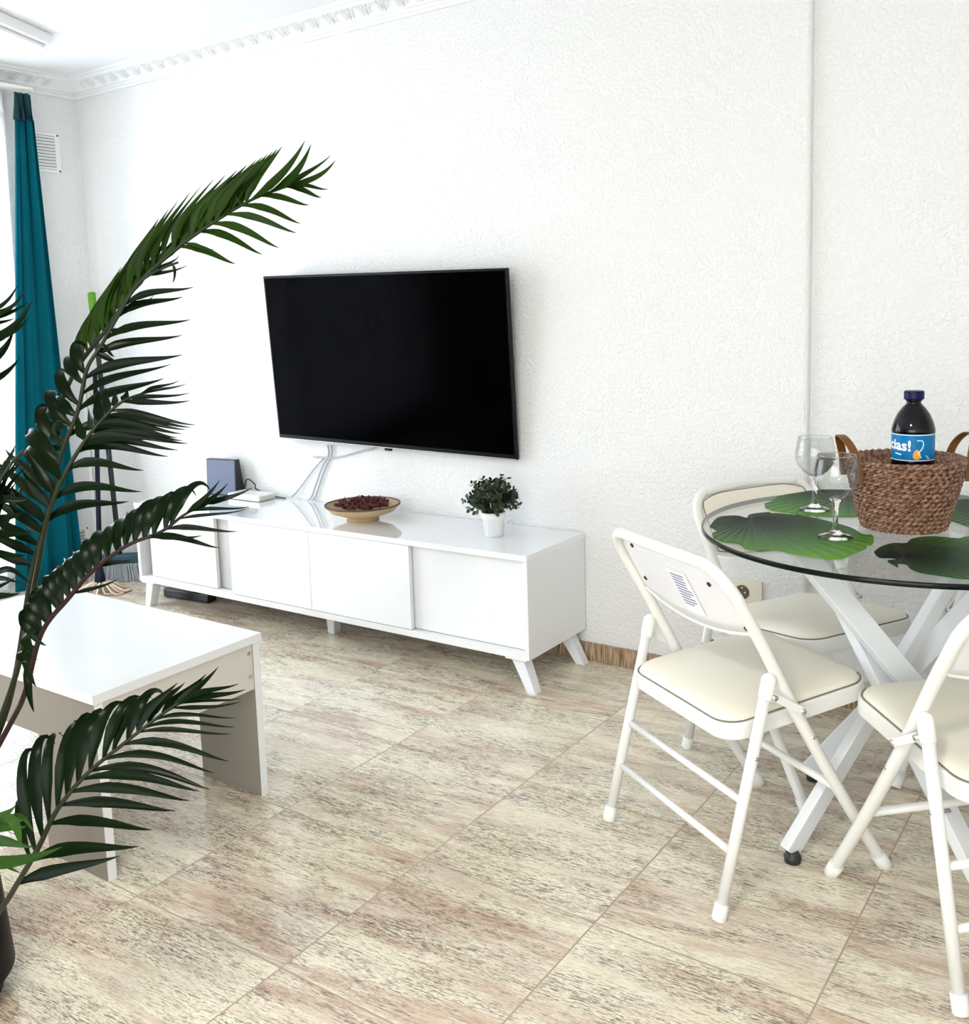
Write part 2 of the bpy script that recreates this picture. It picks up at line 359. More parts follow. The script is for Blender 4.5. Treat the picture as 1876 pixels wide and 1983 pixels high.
# cornice: profile swept along the walls, relief motif in the cove
CB = 2.358
prof = [(0, CB), (.014, CB), (.014, CB + .012), (.008, CB + .016), (.010, CB + .026), (.022, CB + .030), (.030, CB + .040), (.055, CB + .058), (.078, CB + .066), (.084, CB + .072), (.100, CB + .074), (.100, ZC), (0, ZC)]
def cornice(name, p, q, nin, m0=1, m1=1):
    p = V(p); q = V(q); d = (q - p).normalized(); nin = V(nin); mb = MB(); k = len(prof)
    vs = [p + nin * a + d * a * m0 + V((0, 0, z)) for a, z in prof] + [q + nin * a - d * a * m1 + V((0, 0, z)) for a, z in prof]
    mb.add(vs, [tuple(range(k)), tuple(range(2 * k - 1, k - 1, -1))] + [(i, (i + 1) % k, k + (i + 1) % k, k + i) for i in range(k)])
    Ln = (q - p).length; sp = .087; n = int((Ln - .2) / sp)
    def cv(u, s):  # point on the cove: u along the wall, s from 0 (bottom) to 1 (top)
        a = .024 + s * .048; z = CB + .034 + s * .031 - math.sin(s * PI) * .002
        return p + d * u + nin * (a + .001) + V((0, 0, z - .001))
    for i in range(n):
        u = .12 + i * sp
        mb.tube([cv(u + x * sp * .62, s) for x, s in ((0, .15), (.12, .6), (.4, .9), (.7, .9), (.92, .55), (1, .05))], .0020, 5)
        for x1 in (-.16, 0, .16):
            mb.tube([cv(u + sp * .8, .05), cv(u + sp * (.8 + x1 * .7), .55), cv(u + sp * (.8 + x1 * 1.3), .95)], .0020, 5)
    return mb.build(name, M['plaster'])
struct(cornice('trim_1', (XL, 0, 0), (XJ, 0, 0), (0, -1, 0), 1, 0))
struct(cornice('trim_2', (XL, YB, 0), (XL, 0, 0), (1, 0, 0), 0, 1))
struct(cornice('trim_3', (XJ, YJ, 0), (XR, YJ, 0), (0, -1, 0), 0, 0))

# ceiling light: long white stepped fixture
a = V((-3.80, -.565, 0)); b_ = V((-4.055, -.470, 0)); dr = V((.42, -.907, 0)).normalized()
wd = (b_ - a).normalized(); wlen = (b_ - a).length; mid = (a + b_) / 2 + dr * .5
fx = empty('ceiling_light', (mid.x, mid.y, ZC - .045), label='white stepped rectangular fixture on the ceiling above the window curtains', cat='ceiling light')
R = Matrix((wd, dr, V((0, 0, 1)))).transposed()
MB().box((0, 0, .0225), (wlen, 1.0, .045), R).build('lamp_body', M['fixture'], fx, bevel=.006)
MB().box((0, 0, -.008), (wlen - .07, .93, .016), R).build('diffuser', M['fixture'], fx, bevel=.004)

# ------------------------------------------------------------------ curtains
def fabric(name, x, y0t, y1t, y0b, y1b, z0, z1, amp, waves, material, n=120, nz=14, phase=0, parent=None):
    rows = []
    for i in range(nz + 1):
        s = i / nz; z = z1 + (z0 - z1) * s; ya = y0t + (y0b - y0t) * s; yb = y1t + (y1b - y1t) * s; r = []
        for j in range(n + 1):
            t = j / n; ph = t * waves * 2 * PI + phase
            r.append(V((x + amp * (math.sin(ph) + .25 * math.sin(2.3 * ph + s * 2)) * (.6 + .5 * s), ya + (yb - ya) * t + amp * .25 * math.cos(ph * 1.7 + s * 3), z)))
        rows.append(r)
    return MB().grid(rows).build(name, material, parent, smooth=True, solid=.002)
XC = XL + .10
tc_ = empty('curtain', (XC, -.35, .02), label='teal curtain bunched at the right side of the window', cat='curtain')
def rel(o, p): o.parent = p; o.location = -V(p.location); return o
rel(fabric('curtain_panel', XC, -.400, -.305, -.60, -.235, .02, 2.21, .020, 3.0, M['teal'], n=90), tc_)
rel(fabric('curtain_header', XC, -.392, -.312, -.402, -.303, 2.20, 2.325, .019, 3.0, M['tealhem'], n=90, nz=4), tc_)
sc = empty('sheer_curtain', (XC - .03, -1.6, .02), label='white sheer curtain hanging across the bright window', cat='curtain')
rel(fabric('curtain_panel', XC - .068, -2.9, -.405, -3.0, -.45, .03, 2.25, .018, 26, M['sheer'], n=520, nz=10), sc)
rel(fabric('curtain_header', XC - .068, -2.9, -.405, -2.9, -.405, 2.24, 2.335, .017, 26, M['paper'], n=420, nz=2), sc)
MBt = MB().bb((XL + .03, -3.0, 2.342), (XL + .115, -.30, 2.3565))
tag(MBt.build('curtain_rail', M['whiteplastic'], bevel=.003), 'white curtain rail directly under the plaster cornice above the window', 'curtain rail')

# vents on the left wall
def vent(name, y0, y1, z0, z1, n, label):
    e = empty(name, (XL, (y0 + y1) / 2, (z0 + z1) / 2), label=label, cat='vent', group=None)
    b = MB(); w = .012; x0, x1 = XL, XL + .008
    b.bb((x0, y0, z0), (x1, y0 + w, z1)); b.bb((x0, y1 - w - .012, z0), (x1, y1, z1)); b.bb((x0, y0 + w, z0), (x1, y1 - w - .012, z0 + w)); b.bb((x0, y0 + w, z1 - w), (x1, y1 - w - .012, z1))
    rel(b.build('vent_frame', M['vent'], bevel=.001), e)
    rel(MB().bb((x0 + .0005, y0 + w, z0 + w), (x0 + .001, y1 - w, z1 - w)).build('vent_back', M['ventdark']), e)
    s = MB()
    for i in range(n):
        z = z0 + w + (z1 - z0 - 2 * w) * (i + .5) / n; s.box((XL + .005, (y0 + y1) / 2 - .006, z), (.002, y1 - y0 - 2 * w - .012, (z1 - z0) / n * .72), Matrix.Rotation(.6, 3, 'Y'))
    rel(s.build('slat', M['vent']), e)
    for zz in (z0 + .008, z1 - .008):
        rel(MB().tube([(XL + .007, y1 - .009, zz), (XL + .011, y1 - .009, zz)], .0045, 8).build('vent_screw', M['screw']), e)
    return e
p1 = onx(72, 258, XL); p2 = onx(118, 336, XL)
vent('wall_vent', p2.y - .155, p2.y, p2.z, p2.z + .185, 11, 'white slatted vent high on the left wall beside the curtain')
q1 = onx(152, 1030, XL); q2 = onx(174, 1068, XL)
vent('wall_vent', q1.y - .12, q2.y, max(q2.z, .09), q1.z + .02, 7, 'white slatted vent low on the left wall near the floor')
for px in (178, 186):
    yy = onx(px, 960, XL).y
    tag(MB().bb((XL, yy - .007, .07), (XL + .010, yy + .007, 1.02)).build('cable_duct', M['vent'], bevel=.001), 'slim white vertical cable duct on the left wall, the one %s the room corner' % ('farther from' if px == 178 else 'nearer'), 'cable duct', group='cable ducts in the corner')

# broom and mop in the corner
bt = ony(177, 566, -.07); bfl = onz(236, 1126, 0); bfl.z = 0
br = empty('broom', bfl, label='broom with black handle, green grip and grey bristles leaning in the corner', cat='broom')
hd = bfl + V((0, 0, .135)); dirn = (bt - hd).normalized()
rel(MB().tube([hd, bt - dirn * .10], .0125, 10).build('handle', M['broomblack'], smooth=True), br)
rel(MB().tube([bt - dirn * .115, bt - dirn * .11, bt - dirn * .004, bt], [.013, .019, .019, .012], 12).build('handle_grip', M['broomgreen'], smooth=True), br)
yv = (onz(266, 1126, 0) - onz(207, 1130, 0)); yv.z = 0; yl = .30; yv.normalize()
Rb = Matrix((yv, V((-yv.y, yv.x, 0)), V((0, 0, 1)))).transposed()
rel(MB().box(bfl + V((0, 0, .115)), (.26, .045, .05), Rb).build('broom_head', M['broomteal'], bevel=.012), br)
bs = MB()
for i in range(46):
    for j in range(3):
        x = (i / 45 - .5); p = bfl + yv * (x * .25) + Rb.col[1] * ((j - 1) * .014) + V((0, 0, .095))
        q = bfl + yv * (x * .30 + random.uniform(-.006, .006)) + Rb.col[1] * ((j - 1) * .02) + V((0, 0, .002))
        bs.tube([p, (p + q) / 2 + yv * random.uniform(-.003, .003), q], .0022, 4)
rel(bs.build('bristles', M['bristle']), br)
mfl = onz(196, 1148, 0); mfl.z = 0; mt_ = ony(184, 725, -.06)
mo = empty('mop', mfl, label='cotton mop with dark navy handle standing beside the broom', cat='mop')
rel(MB().tube([mfl + V((0, 0, .07)), mt_], .0115, 10).build('handle', M['navy'], smooth=True), mo)
rel(MB().lathe([(.012, .13), (.018, .12), (.026, .06), (.024, .04), (0, .04)], 16, mfl).build('mop_socket', M['navy'], smooth=True), mo)
ms = MB()
for i in range(46):
    a = random.uniform(0, 2 * PI); r = random.uniform(.05, .12); p = mfl + V((0, 0, .06))
    pts = [p, p + V((math.cos(a) * r * .45, math.sin(a) * r * .45, -.015)), mfl + V((math.cos(a) * r, math.sin(a) * r, .012)), mfl + V((math.cos(a + .4) * r * 1.15, math.sin(a + .4) * r * 1.15, .006))]
    ms.tube(smooth_path(pts, 3), .0045, 5)
rel(ms.build('mop_strands', M['mop'], smooth=True), mo)

# ------------------------------------------------------------------ TV cabinet
CX0, CX1, CY0, CY1, CZ0, CZ1 = -3.729, -1.681, -.392, -.004, .114, .469
cab = empty('tv_cabinet', ((CX0 + CX1) / 2, (CY0 + CY1) / 2, 0), label='long low white gloss TV cabinet on splayed legs', cat='cabinet')
T = .018
rel(MB().bb((CX0, CY0 - .002, CZ1 - .020), (CX1, CY1, CZ1)).build('cabinet_top', M['lacquer'], bevel=.0012), cab)
cb = MB(); cb.bb((CX0, CY0, CZ0), (CX1, CY1, CZ0 + .024)); cb.bb((CX0, CY0, CZ0 + .024), (CX0 + T, CY1, CZ1 - .020)); cb.bb((CX1 - T, CY0, CZ0 + .024), (CX1, CY1, CZ1 - .020)); cb.bb((CX0 + T, CY1 - .008, CZ0 + .024), (CX1 - T, CY1, CZ1 - .020))
rel(cb.build('cabinet_body', M['edge'], bevel=.001), cab)
dz0, dz1 = CZ0 + .026, CZ1 - .022
s_ = 1.0517
xg = [-3.478 * s_, -3.035 * s_, -2.965 * s_, -2.536 * s_, -2.069 * s_, CX1 - T - .001]
rel(MB().bb((xg[0] - .004, CY0 + .022, dz0), (xg[1] - .040, CY0 + .040, dz1)).build('door', M['lacquer'], bevel=.001), cab)
rel(MB().bb((xg[1] - .050, CY0 + .046, dz0), (xg[2] + .03, CY0 + .052, dz1)).build('handle_groove', M['recess'], bevel=.001), cab)
rel(MB().bb((xg[2], CY0 + .002, dz0), (xg[3] - .001, CY0 + .020, dz1)).build('door', M['lacquer'], bevel=.001), cab)
rel(MB().bb((xg[3] + .001, CY0 + .002, dz0), (xg[4], CY0 + .020, dz1)).build('door', M['lacquer'], bevel=.001), cab)
rel(MB().bb((xg[4] - .04, CY0 + .026, dz0), (xg[5], CY0 + .042, dz1)).build('door', M['lacquer'], bevel=.001), cab)
def cableg(tx, ty, fx, fy):
    t = V((tx, ty, CZ0)); f = V((fx, fy, 0)); b = MB()
    def q(c, a, w): return [c + V((sx * a, sy * w, 0)) for sx, sy in ((-1, -1), (1, -1), (1, 1), (-1, 1))]
    b.add(q(f, .017, .019) + q(t - V((0, 0, .006)), .024, .024), [(3, 2, 1, 0), (4, 5, 6, 7), (0, 1, 5, 4), (1, 2, 6, 5), (2, 3, 7, 6), (3, 0, 4, 7)])
    b.box(t - V((0, 0, .003)), (.085, .07, .006))
    rel(b.build('leg', M['legwhite'], bevel=.002), cab)
cableg(-1.735, CY0 + .035, -1.678, CY0 + .022); cableg(-1.735, CY1 - .05, -1.673, CY1 - .045)
cableg(-3.675, CY0 + .035, -3.690, CY0 + .022); cableg(-3.675, CY1 - .05, -3.70, CY1 - .045)
cableg(-2.70, (CY0 + CY1) / 2 - .04, -2.70, (CY0 + CY1) / 2 - .04)

# ------------------------------------------------------------------ television
q = dict(x=-2.5351, y=-.072, z=1.0755, yaw=.008, tilt=.0814, W=1.2105, H=.696, roll=-.0211)
u = V((math.cos(q['yaw']), math.sin(q['yaw']), 0)); nn = V((math.sin(q['yaw']), -math.cos(q['yaw']), 0))
up = V((0, 0, 1)) * math.cos(q['tilt']) + nn * math.sin(q['tilt'])
u2 = u * math.cos(q['roll']) + up * math.sin(q['roll']); up2 = up * math.cos(q['roll']) - u * math.sin(q['roll'])
n2 = u2.cross(up2).normalized()
if n2.y > 0: n2 = -n2
Rtv = Matrix((u2, up2, n2)).transposed(); tvc = V((q['x'], q['y'], q['z']))
tv = empty('television', tvc, label='large black flat television mounted on the wall, tilted slightly downwards', cat='television')
tvW, tvH = q['W'], q['H']
L_ = lambda x, y, z: Rtv @ V((x, y, z))
MB().box(L_(0, 0, -.010), (tvW, tvH, .020), Rtv).build('casing', M['black'], tv, bevel=.003)
MB().box(L_(0, .006, .0008), (tvW - .018, tvH - .030, .0018), Rtv).build('screen', M['screen'], tv)
b = MB(); b.box(L_(0, -tvH / 2 + .004, .001), (tvW, .003, .003), Rtv)
b.build('trim', M['silver'], tv)
MB().box(L_(.0, -tvH / 2 - .004, -.004), (.035, .010, .010), Rtv).build('sensor_bump', M['black'], tv, bevel=.002)
MB().box(L_(0, -.05, -.030), (.5, .3, .022), Rtv).build('wall_bracket', M['black'], tv, bevel=.004)

# cables from the TV to the cabinet
def cable(name, pts, r, material, label, group=None):
    b = MB(); b.tube(smooth_path(pts, 5), r, 8); return tag(b.build(name, material, smooth=True), label, 'cable', group)
Y_ = -.010
for k, dx in enumerate((0, 7)):
    pts = [ony(634 + dx, 862, Y_), ony(636 + dx * .8, 880, Y_), ony(622 + dx, 908, Y_), ony(611 + dx, 940, Y_), ony(603 + dx, 962, Y_ - .004), V((ony(600 + dx, 966, Y_).x, -.02, CZ1 + .006))]
    cable('cable', pts, .0035, M['cable'], 'white cable dropping from the TV to the cabinet, %s of the close pair' % ('left one' if k == 0 else 'right one'), 'cable pair under the TV')
cable('cable', [ony(626, 888, Y_), ony(608, 908, Y_), ony(588, 935, Y_), ony(572, 955, Y_ - .004), ony(564, 962, Y_ - .008)], .0033, M['cable'], 'white cable branching off leftwards towards the router side of the cabinet', 'cables under the TV')
cable('cable', [ony(607, 885, Y_), ony(650, 886, Y_), ony(690, 876, Y_), ony(725, 868, Y_), ony(742, 862, Y_)], .0033, M['cable'], 'white cable running sideways along the bottom edge of the TV', 'cables under the TV')

# ------------------------------------------------------------------ on the cabinet
ZT = CZ1
# router
pR = ony(457, 945, -.080); pL = ony(400, 940, -.105)
rt = empty('router', ((pR.x + pL.x) / 2, (pR.y + pL.y) / 2, ZT), label='slate blue upright router with black side, left end of the cabinet', cat='router')
d = (pR - pL); d.z = 0; wR = d.length; d.normalize(); nb = V((-d.y, d.x, 0)); Rr = Matrix((d, nb, V((0, 0, 1)))).transposed()
def rp(x, y, z): return Rr @ V((x, y, z))
hR = .165; c0 = [(-.0, 0), (.060, 0), (.036, hR), (.008, hR)]
vs = [rp(sx * wR / 2, y, z) for sx in (-1, 1) for y, z in c0]
MB().add(vs, [(0, 1, 2, 3), (7, 6, 5, 4), (0, 4, 5, 1), (1, 5, 6, 2), (2, 6, 7, 3), (3, 7, 4, 0)]).build('router_body', M['routerside'], rt, bevel=.004)
th = math.atan2(.008, hR)
MB().box(rp(0, .0025, hR / 2), (wR - .008, .004, hR - .010), Rr @ Matrix.Rotation(-th, 3, 'X')).build('front_panel', M['router'], rt, bevel=.001)
b = MB()
for k in range(3):
    a = k * PI / 3; b.box(rp(0, -.0002 + .005, hR * .64), (.004, .002, .022), Rr @ Matrix.Rotation(-th, 3, 'X') @ Matrix.Rotation(a, 3, 'Y'))
b.build('logo_mark', M['mark'], rt)
# white set-top box
w0 = onz(487, 973, ZT); w1_ = onz(518, 964, ZT); e1 = (w1_ - w0); e1.z = 0; 
bx = empty('adapter_box', ((w0 + w1_) / 2).to_tuple(), label='flat white plastic box lying beside the router', cat='box')
ctr = onz(487, 966, ZT)
bx.location = (ctr.x, ctr.y, ZT)
MB().box((0, 0, .015), (.20, .10, .026)).build('box_shell', M['whiteplastic'], bx, bevel=.006, seg=3)
b = MB(); [b.box((.1005, 0, .008 + k * .006), (.001, .085, .0015)) for k in range(3)]; b.build('vent_slot', M['ventdark'], bx)
cable('cable', [rt.location + V((.06, .08, .02)), rt.location + V((.12, .05, .075)), rt.location + V((.19, .03, .06)), V((ctr.x - .03, ctr.y + .06, ZT + .03)), V((ctr.x + .06, ctr.y + .07, ZT + .006)), V((ctr.x + .15, ctr.y + .06, ZT + .004))], .0028, M['blackcable'], 'thin black cable looping out of the router on the cabinet')
# wooden bowl with dried petals
bc = onz(703, 1006, ZT); bc.z = ZT
bw = empty('wooden_bowl', bc, label='wide shallow wooden bowl on a small foot, on the TV cabinet', cat='bowl')
rb = .145
MB().lathe([(0, .004), (.060, .002), (.062, .0), (.064, .002), (.060, .012), (.085, .022), (.125, .036), (rb, .058), (rb + .002, .062), (rb - .002, .063), (.12, .046), (.08, .033), (.04, .028), (0, .027)], 56).build('bowl_body', M['bowl'], bw, smooth=True)
MB().lathe([(rb - .004, .0605), (rb + .003, .0595), (rb + .003, .0645), (rb - .004, .0645), (rb - .004, .0605)], 56).build('rim', M['bowlrim'], bw, smooth=True)
pp = MB()
for i in range(150):
    a = random.uniform(0, 2 * PI); r = .100 * math.sqrt(random.random()); z = .034 + .030 * (1 - (r / .105) ** 2) * random.uniform(.5, 1) + .028 * (r / .105) ** 2
    c = V((r * math.cos(a), r * math.sin(a), z)); s = random.uniform(.009, .017)
    R3 = Matrix.Rotation(random.uniform(0, 6), 3, 'Z') @ Matrix.Rotation(random.uniform(-1, 1), 3, 'X') @ Matrix.Rotation(random.uniform(-1, 1), 3, 'Y')
    rows = [[c + R3 @ V((x * s, y * s * .8 * (1 - abs(x) * .5), (x * x + y * y) * s * .5)) for y in (-1, -.4, .4, 1)] for x in (-1, -.4, .4, 1)]
    pp.grid(rows)
pt = pp.build('potpourri', M['potp'], smooth=True, solid=.0012); pt.location = bc
tag(pt, 'dark red dried petals heaped in the wooden bowl', 'potpourri', kind='stuff')
# potted shrub
pc = onz(950, 1039, ZT); pc.z = ZT; pc.y += .02
ps = empty('potted_shrub', pc, label='small bushy green plant in a white pot on the TV cabinet', cat='plant')
MB().lathe([(0, .0), (.033, 0), (.036, .003), (.041, .060), (.044, .062), (.046, .086), (.042, .088), (.039, .080), (.038, .066), (0, .066)], 40).build('pot', M['ceramic'], ps, smooth=True)
tw = MB(); lf = MB()
for i in range(110):
    th_ = random.uniform(0, 2 * PI); ph = math.acos(random.uniform(-.15, 1)); rr = random.uniform(.070, .108)
    dv = V((math.sin(ph) * math.cos(th_), math.sin(ph) * math.sin(th_), math.cos(ph) * .92)); p0 = V((dv.x * .018, dv.y * .018, .07)); p2 = V((0, 0, .118)) + dv * rr
    p1 = (p0 + p2) / 2 + V((0, 0, .02)); path = smooth_path([p0, p1, p2], 4); tw.tube(path, .0012, 4)
    for t in range(4, len(path)):
        for s in (-1, 1):
            c = path[t]; tg = (path[t] - path[t - 1]).normalized(); sd = tg.cross(V((random.uniform(-1, 1), random.uniform(-1, 1), random.uniform(-1, 1)))).normalized() * s
            l = random.uniform(.012, .020); w = l * .38; ax = (sd + tg * .6).normalized(); wd_ = ax.cross(tg).normalized(); wd_ = (wd_ + V((random.uniform(-.5, .5), random.uniform(-.5, .5), random.uniform(-.5, .5)))).normalized()
            lf.add([c, c + ax * l * .35 + wd_ * w, c + ax * l * .75 + wd_ * w * .8, c + ax * l, c + ax * l * .75 - wd_ * w * .8, c + ax * l * .35 - wd_ * w], [(0, 1, 2, 3, 4, 5)])
tw.build('stems', M['twig'], ps); lf.build('foliage', M['smallleaf'], ps)

# power strip and cables under the cabinet
sp = onz(368, 1160, 0); sp.z = 0
st = empty('power_strip', sp, rz=.1, label='black power strip lying on the floor under the TV cabinet', cat='power strip')
MB().box((0, 0, .022), (.28, .055, .04)).build('strip_body', M['routerside'], st, bevel=.006)
MB().box((.06, 0, .052), (.04, .04, .03)).build('plug', M['routerside'], st, bevel=.006)
cable('cable', [sp + V((-.142, 0, .03)), sp + V((-.18, -.01, .06)), sp + V((-.24, .05, .01)), sp + V((-.20, .12, .004)), sp + V((-.06, .13, .004))], .004, M['cable'], 'white cable coiled on the floor beside the power strip', 'cables at the power strip')
cable('cable', [sp + V((-.12, .02, .04)), sp + V((-.16, .05, .09)), sp + V((-.10, .08, .10)), sp + V((-.02, .06, .06))], .0035, M['cable'], 'short white cable looping above the power strip', 'cables at the power strip')

# wall socket
sc0 = ony(1439, 1145, 0)
so = empty('wall_socket', (sc0.x, 0, sc0.z), label='ivory round wall socket low on the wall behind the folding chairs', cat='socket')
MB().box((.012, -.005, .0), (.105, .010, .080)).build('plate', M['socket'], so, bevel=.002)
def disc_y(b, r, y0, y1, n=24, cx=0, cz=0): b.add([V((cx + r * math.cos(2 * PI * k / n), y, cz + r * math.sin(2 * PI * k / n))) for y in (y0, y1) for k in range(n)], [tuple(range(n)), tuple(range(2 * n - 1, n - 1, -1))] + [(k, (k + 1) % n, n + (k + 1) % n, n + k) for k in range(n)])
b = MB(); disc_y(b, .0235, -.0102, -.0118); b.build('socket_face', M['socketdark'], so)
b = MB(); disc_y(b, .0185, -.0118, -.0125); b.build('socket_well', M['socketdark'], so)
b = MB(); disc_y(b, .003, -.0125, -.0130, 10, -.0095); disc_y(b, .003, -.0125, -.0130, 10, .0095); b.box((0, -.0127, .015), (.006, .001, .005)); b.box((0, -.0127, -.015), (.006, .001, .005)); b.build('contacts', M['socket'], so)

# ------------------------------------------------------------------ coffee table
KX1, KY0, KY1, KZ = -1.9205, -1.8286, -1.3254, .4453
KX0 = KX1 - .92
ct = empty('coffee_table', ((KX0 + KX1) / 2, (KY0 + KY1) / 2, 0), label='white low coffee table with panel legs, behind the palm', cat='table')
rel(MB().bb((KX0, KY0, KZ - .022), (KX1, KY1, KZ)).build('tabletop', M['melamine'], bevel=.001), ct)
PW = .235; PT = .022
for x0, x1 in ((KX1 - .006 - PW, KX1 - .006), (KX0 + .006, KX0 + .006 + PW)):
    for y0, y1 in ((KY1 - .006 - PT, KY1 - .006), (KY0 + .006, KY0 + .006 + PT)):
        lg = MB().bb((x0, y0, 0), (x1, y1, KZ - .022)).build('leg', M['board_shaded'], bevel=.0008); rel(lg, ct)
        eb = MB().bb((x1, y0, .0), (x1 + .0012, y1, KZ - .022)).build('lit_edge', M['melamine'], lg)  # edge strip keeps the lit white beside the shade-coloured face
AZ = KZ - .022 - .125
rel(MB().bb((KX1 - .024, KY0 + .006 + PT, AZ), (KX1 - .008, KY1 - .006 - PT, KZ - .022)).build('apron', M['melamine_side'], bevel=.0006), ct)
rel(MB().bb((KX0 + .008, KY0 + .006 + PT, AZ), (KX0 + .024, KY1 - .006 - PT, KZ - .022)).build('apron', M['melamine_side'], bevel=.0006), ct)
rel(MB().bb((KX0 + .006 + PW, KY0 + .008, AZ), (KX1 - .006 - PW, KY0 + .024, KZ - .022)).build('apron', M['board_shaded'], bevel=.0006), ct)
for z in (KZ - .047, KZ - .110):
    rel(MB().tube([(KX1 - .0081, KY1 - .006 - PT - .012, z), (KX1 - .0065, KY1 - .006 - PT - .012, z)], .006, 12).build('cam_screw', M['rivet']), ct)

# ------------------------------------------------------------------ round glass table
TC = V((-.4586, -.7121, 0)); TR = .4589; TZ = .75
tb = empty('dining_table', TC, label='round glass dining table on crossed white metal legs', cat='table')
MB().lathe([(0, TZ - .010), (TR - .004, TZ - .010), (TR - .004, TZ), (0, TZ)], 128).build('glass_top', M['glass'], tb, smooth=False)
MB().lathe([(TR - .004, TZ - .0105), (TR - .001, TZ - .0105), (TR, TZ - .0092), (TR, TZ - .0015), (TR - .001, TZ), (TR - .004, TZ), (TR - .004, TZ - .0105)], 160).build('glass_edge', M['glassedge'], tb, smooth=True)
tops = [onz(1538, 1052, .735), onz(1545, 996, .735), onz(1918, 990, .735), onz(2026, 1022, .735)]
feet = [onz(1998, 1608, .02), onz(1929, 1764, .02), onz(1526, 1650, .02), onz(1568, 1494, .02)]
order = [0, 1, 2, 3]; turn = [-.28, -.60, -.60, .55]
for i in order:
    t = V(tops[i]) - TC; f = V(feet[i]) - TC
    rr = math.hypot(t.x, t.y)
    if rr > TR - .05: t.x *= (TR - .05) / rr; t.y *= (TR - .05) / rr
    ax = (t - f).normalized()
    up_ = Matrix.Rotation(-turn[i], 3, ax) @ CF
    lg = MB().bar(f, t, .052, .025, up=up_).build('leg', M['tableleg'], tb, bevel=.003)
    MB().tube([f + V((.01, 0, -.02)), f + V((.01, 0, -.008)), f + V((.01, 0, .004))], [.018, .020, .014], 14).build('levelling_foot', M['rubber'], lg)
    MB().tube([t + V((0, 0, -.003)), t + V((0, 0, .0045))], .018, 16).build('pad', M['silver'], lg)

# placemats: outlines traced on the table top
def placemat(pts, notch, label, th=.0025):
    w = [onz(x, y, TZ + .001) for x, y in pts]; n = onz(notch[0], notch[1], TZ + .001)
    poly = smooth_path(w + [w[0]], 3)[:-1]
    b = MB(); b.prism([(p.x - n.x, p.y - n.y) for p in poly], 0, th)
    o = b.build('leaf_placemat', M['placemat'], bevel=.0006); o.location = (n.x, n.y, TZ + .0005)
    return tag(o, label, 'placemat', 'leaf placemats on the glass table')
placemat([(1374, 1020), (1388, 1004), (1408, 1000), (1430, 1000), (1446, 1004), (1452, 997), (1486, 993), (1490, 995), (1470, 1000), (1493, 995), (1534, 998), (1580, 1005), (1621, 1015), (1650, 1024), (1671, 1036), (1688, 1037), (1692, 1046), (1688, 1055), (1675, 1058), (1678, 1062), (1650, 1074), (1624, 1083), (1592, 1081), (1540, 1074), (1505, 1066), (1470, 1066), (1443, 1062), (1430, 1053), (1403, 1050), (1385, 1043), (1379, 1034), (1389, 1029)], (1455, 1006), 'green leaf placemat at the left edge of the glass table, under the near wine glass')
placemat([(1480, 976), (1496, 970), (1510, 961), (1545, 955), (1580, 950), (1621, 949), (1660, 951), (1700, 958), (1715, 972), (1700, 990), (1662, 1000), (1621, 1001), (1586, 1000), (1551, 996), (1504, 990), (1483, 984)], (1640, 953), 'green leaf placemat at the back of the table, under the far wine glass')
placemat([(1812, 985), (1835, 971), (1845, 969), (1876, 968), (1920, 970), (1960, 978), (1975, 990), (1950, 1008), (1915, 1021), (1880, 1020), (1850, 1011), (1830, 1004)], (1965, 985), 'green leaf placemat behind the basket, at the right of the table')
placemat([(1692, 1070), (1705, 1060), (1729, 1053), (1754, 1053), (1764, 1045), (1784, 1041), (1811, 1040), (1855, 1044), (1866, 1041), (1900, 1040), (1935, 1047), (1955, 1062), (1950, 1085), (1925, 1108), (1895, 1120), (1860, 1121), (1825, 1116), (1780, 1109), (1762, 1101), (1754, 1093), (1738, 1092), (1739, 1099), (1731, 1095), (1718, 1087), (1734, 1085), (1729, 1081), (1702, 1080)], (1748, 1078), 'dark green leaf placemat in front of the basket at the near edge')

# wine glasses
def wineglass(px, py, s, label):
    p = onz(px, py, TZ + .0035); e = empty('wine_glass', (p.x, p.y, TZ + .0035), label=label, cat='wine glass', group='wine glasses on the leaf placemats')
    bowl = [(.004, .086), (.016, .090), (.031, .101), (.043, .118), (.0485, .134), (.0475, .152), (.0425, .176), (.040, .186)]
    MB().lathe([(r * s, z * s) for r, z in bowl], 48).build('bowl', M['wine'], e, smooth=True, solid=.0014)
    MB().tube([(.040 * s * math.cos(a * PI / 24), .040 * s * math.sin(a * PI / 24), .186 * s) for a in range(48)], .0010, 6, closed=True).build('rim', M['winesolid'], e, smooth=True)
    MB().lathe([(r * s, z * s) for r, z in [(0, 0), (.037, 0), (.038, .0015), (.034, .004), (.014, .010), (.0075, .018), (.0055, .035), (.0055, .060), (.0085, .078), (.014, .088), (.006, .093), (0, .094)]], 40).build('stem', M['winesolid'], e, smooth=True)
    return e
wineglass(1617, 1040, .97, 'clear wine glass nearer the camera, at the left of the basket')
wineglass(1577, 987, .97, 'clear wine glass farther back, behind the near wine glass')

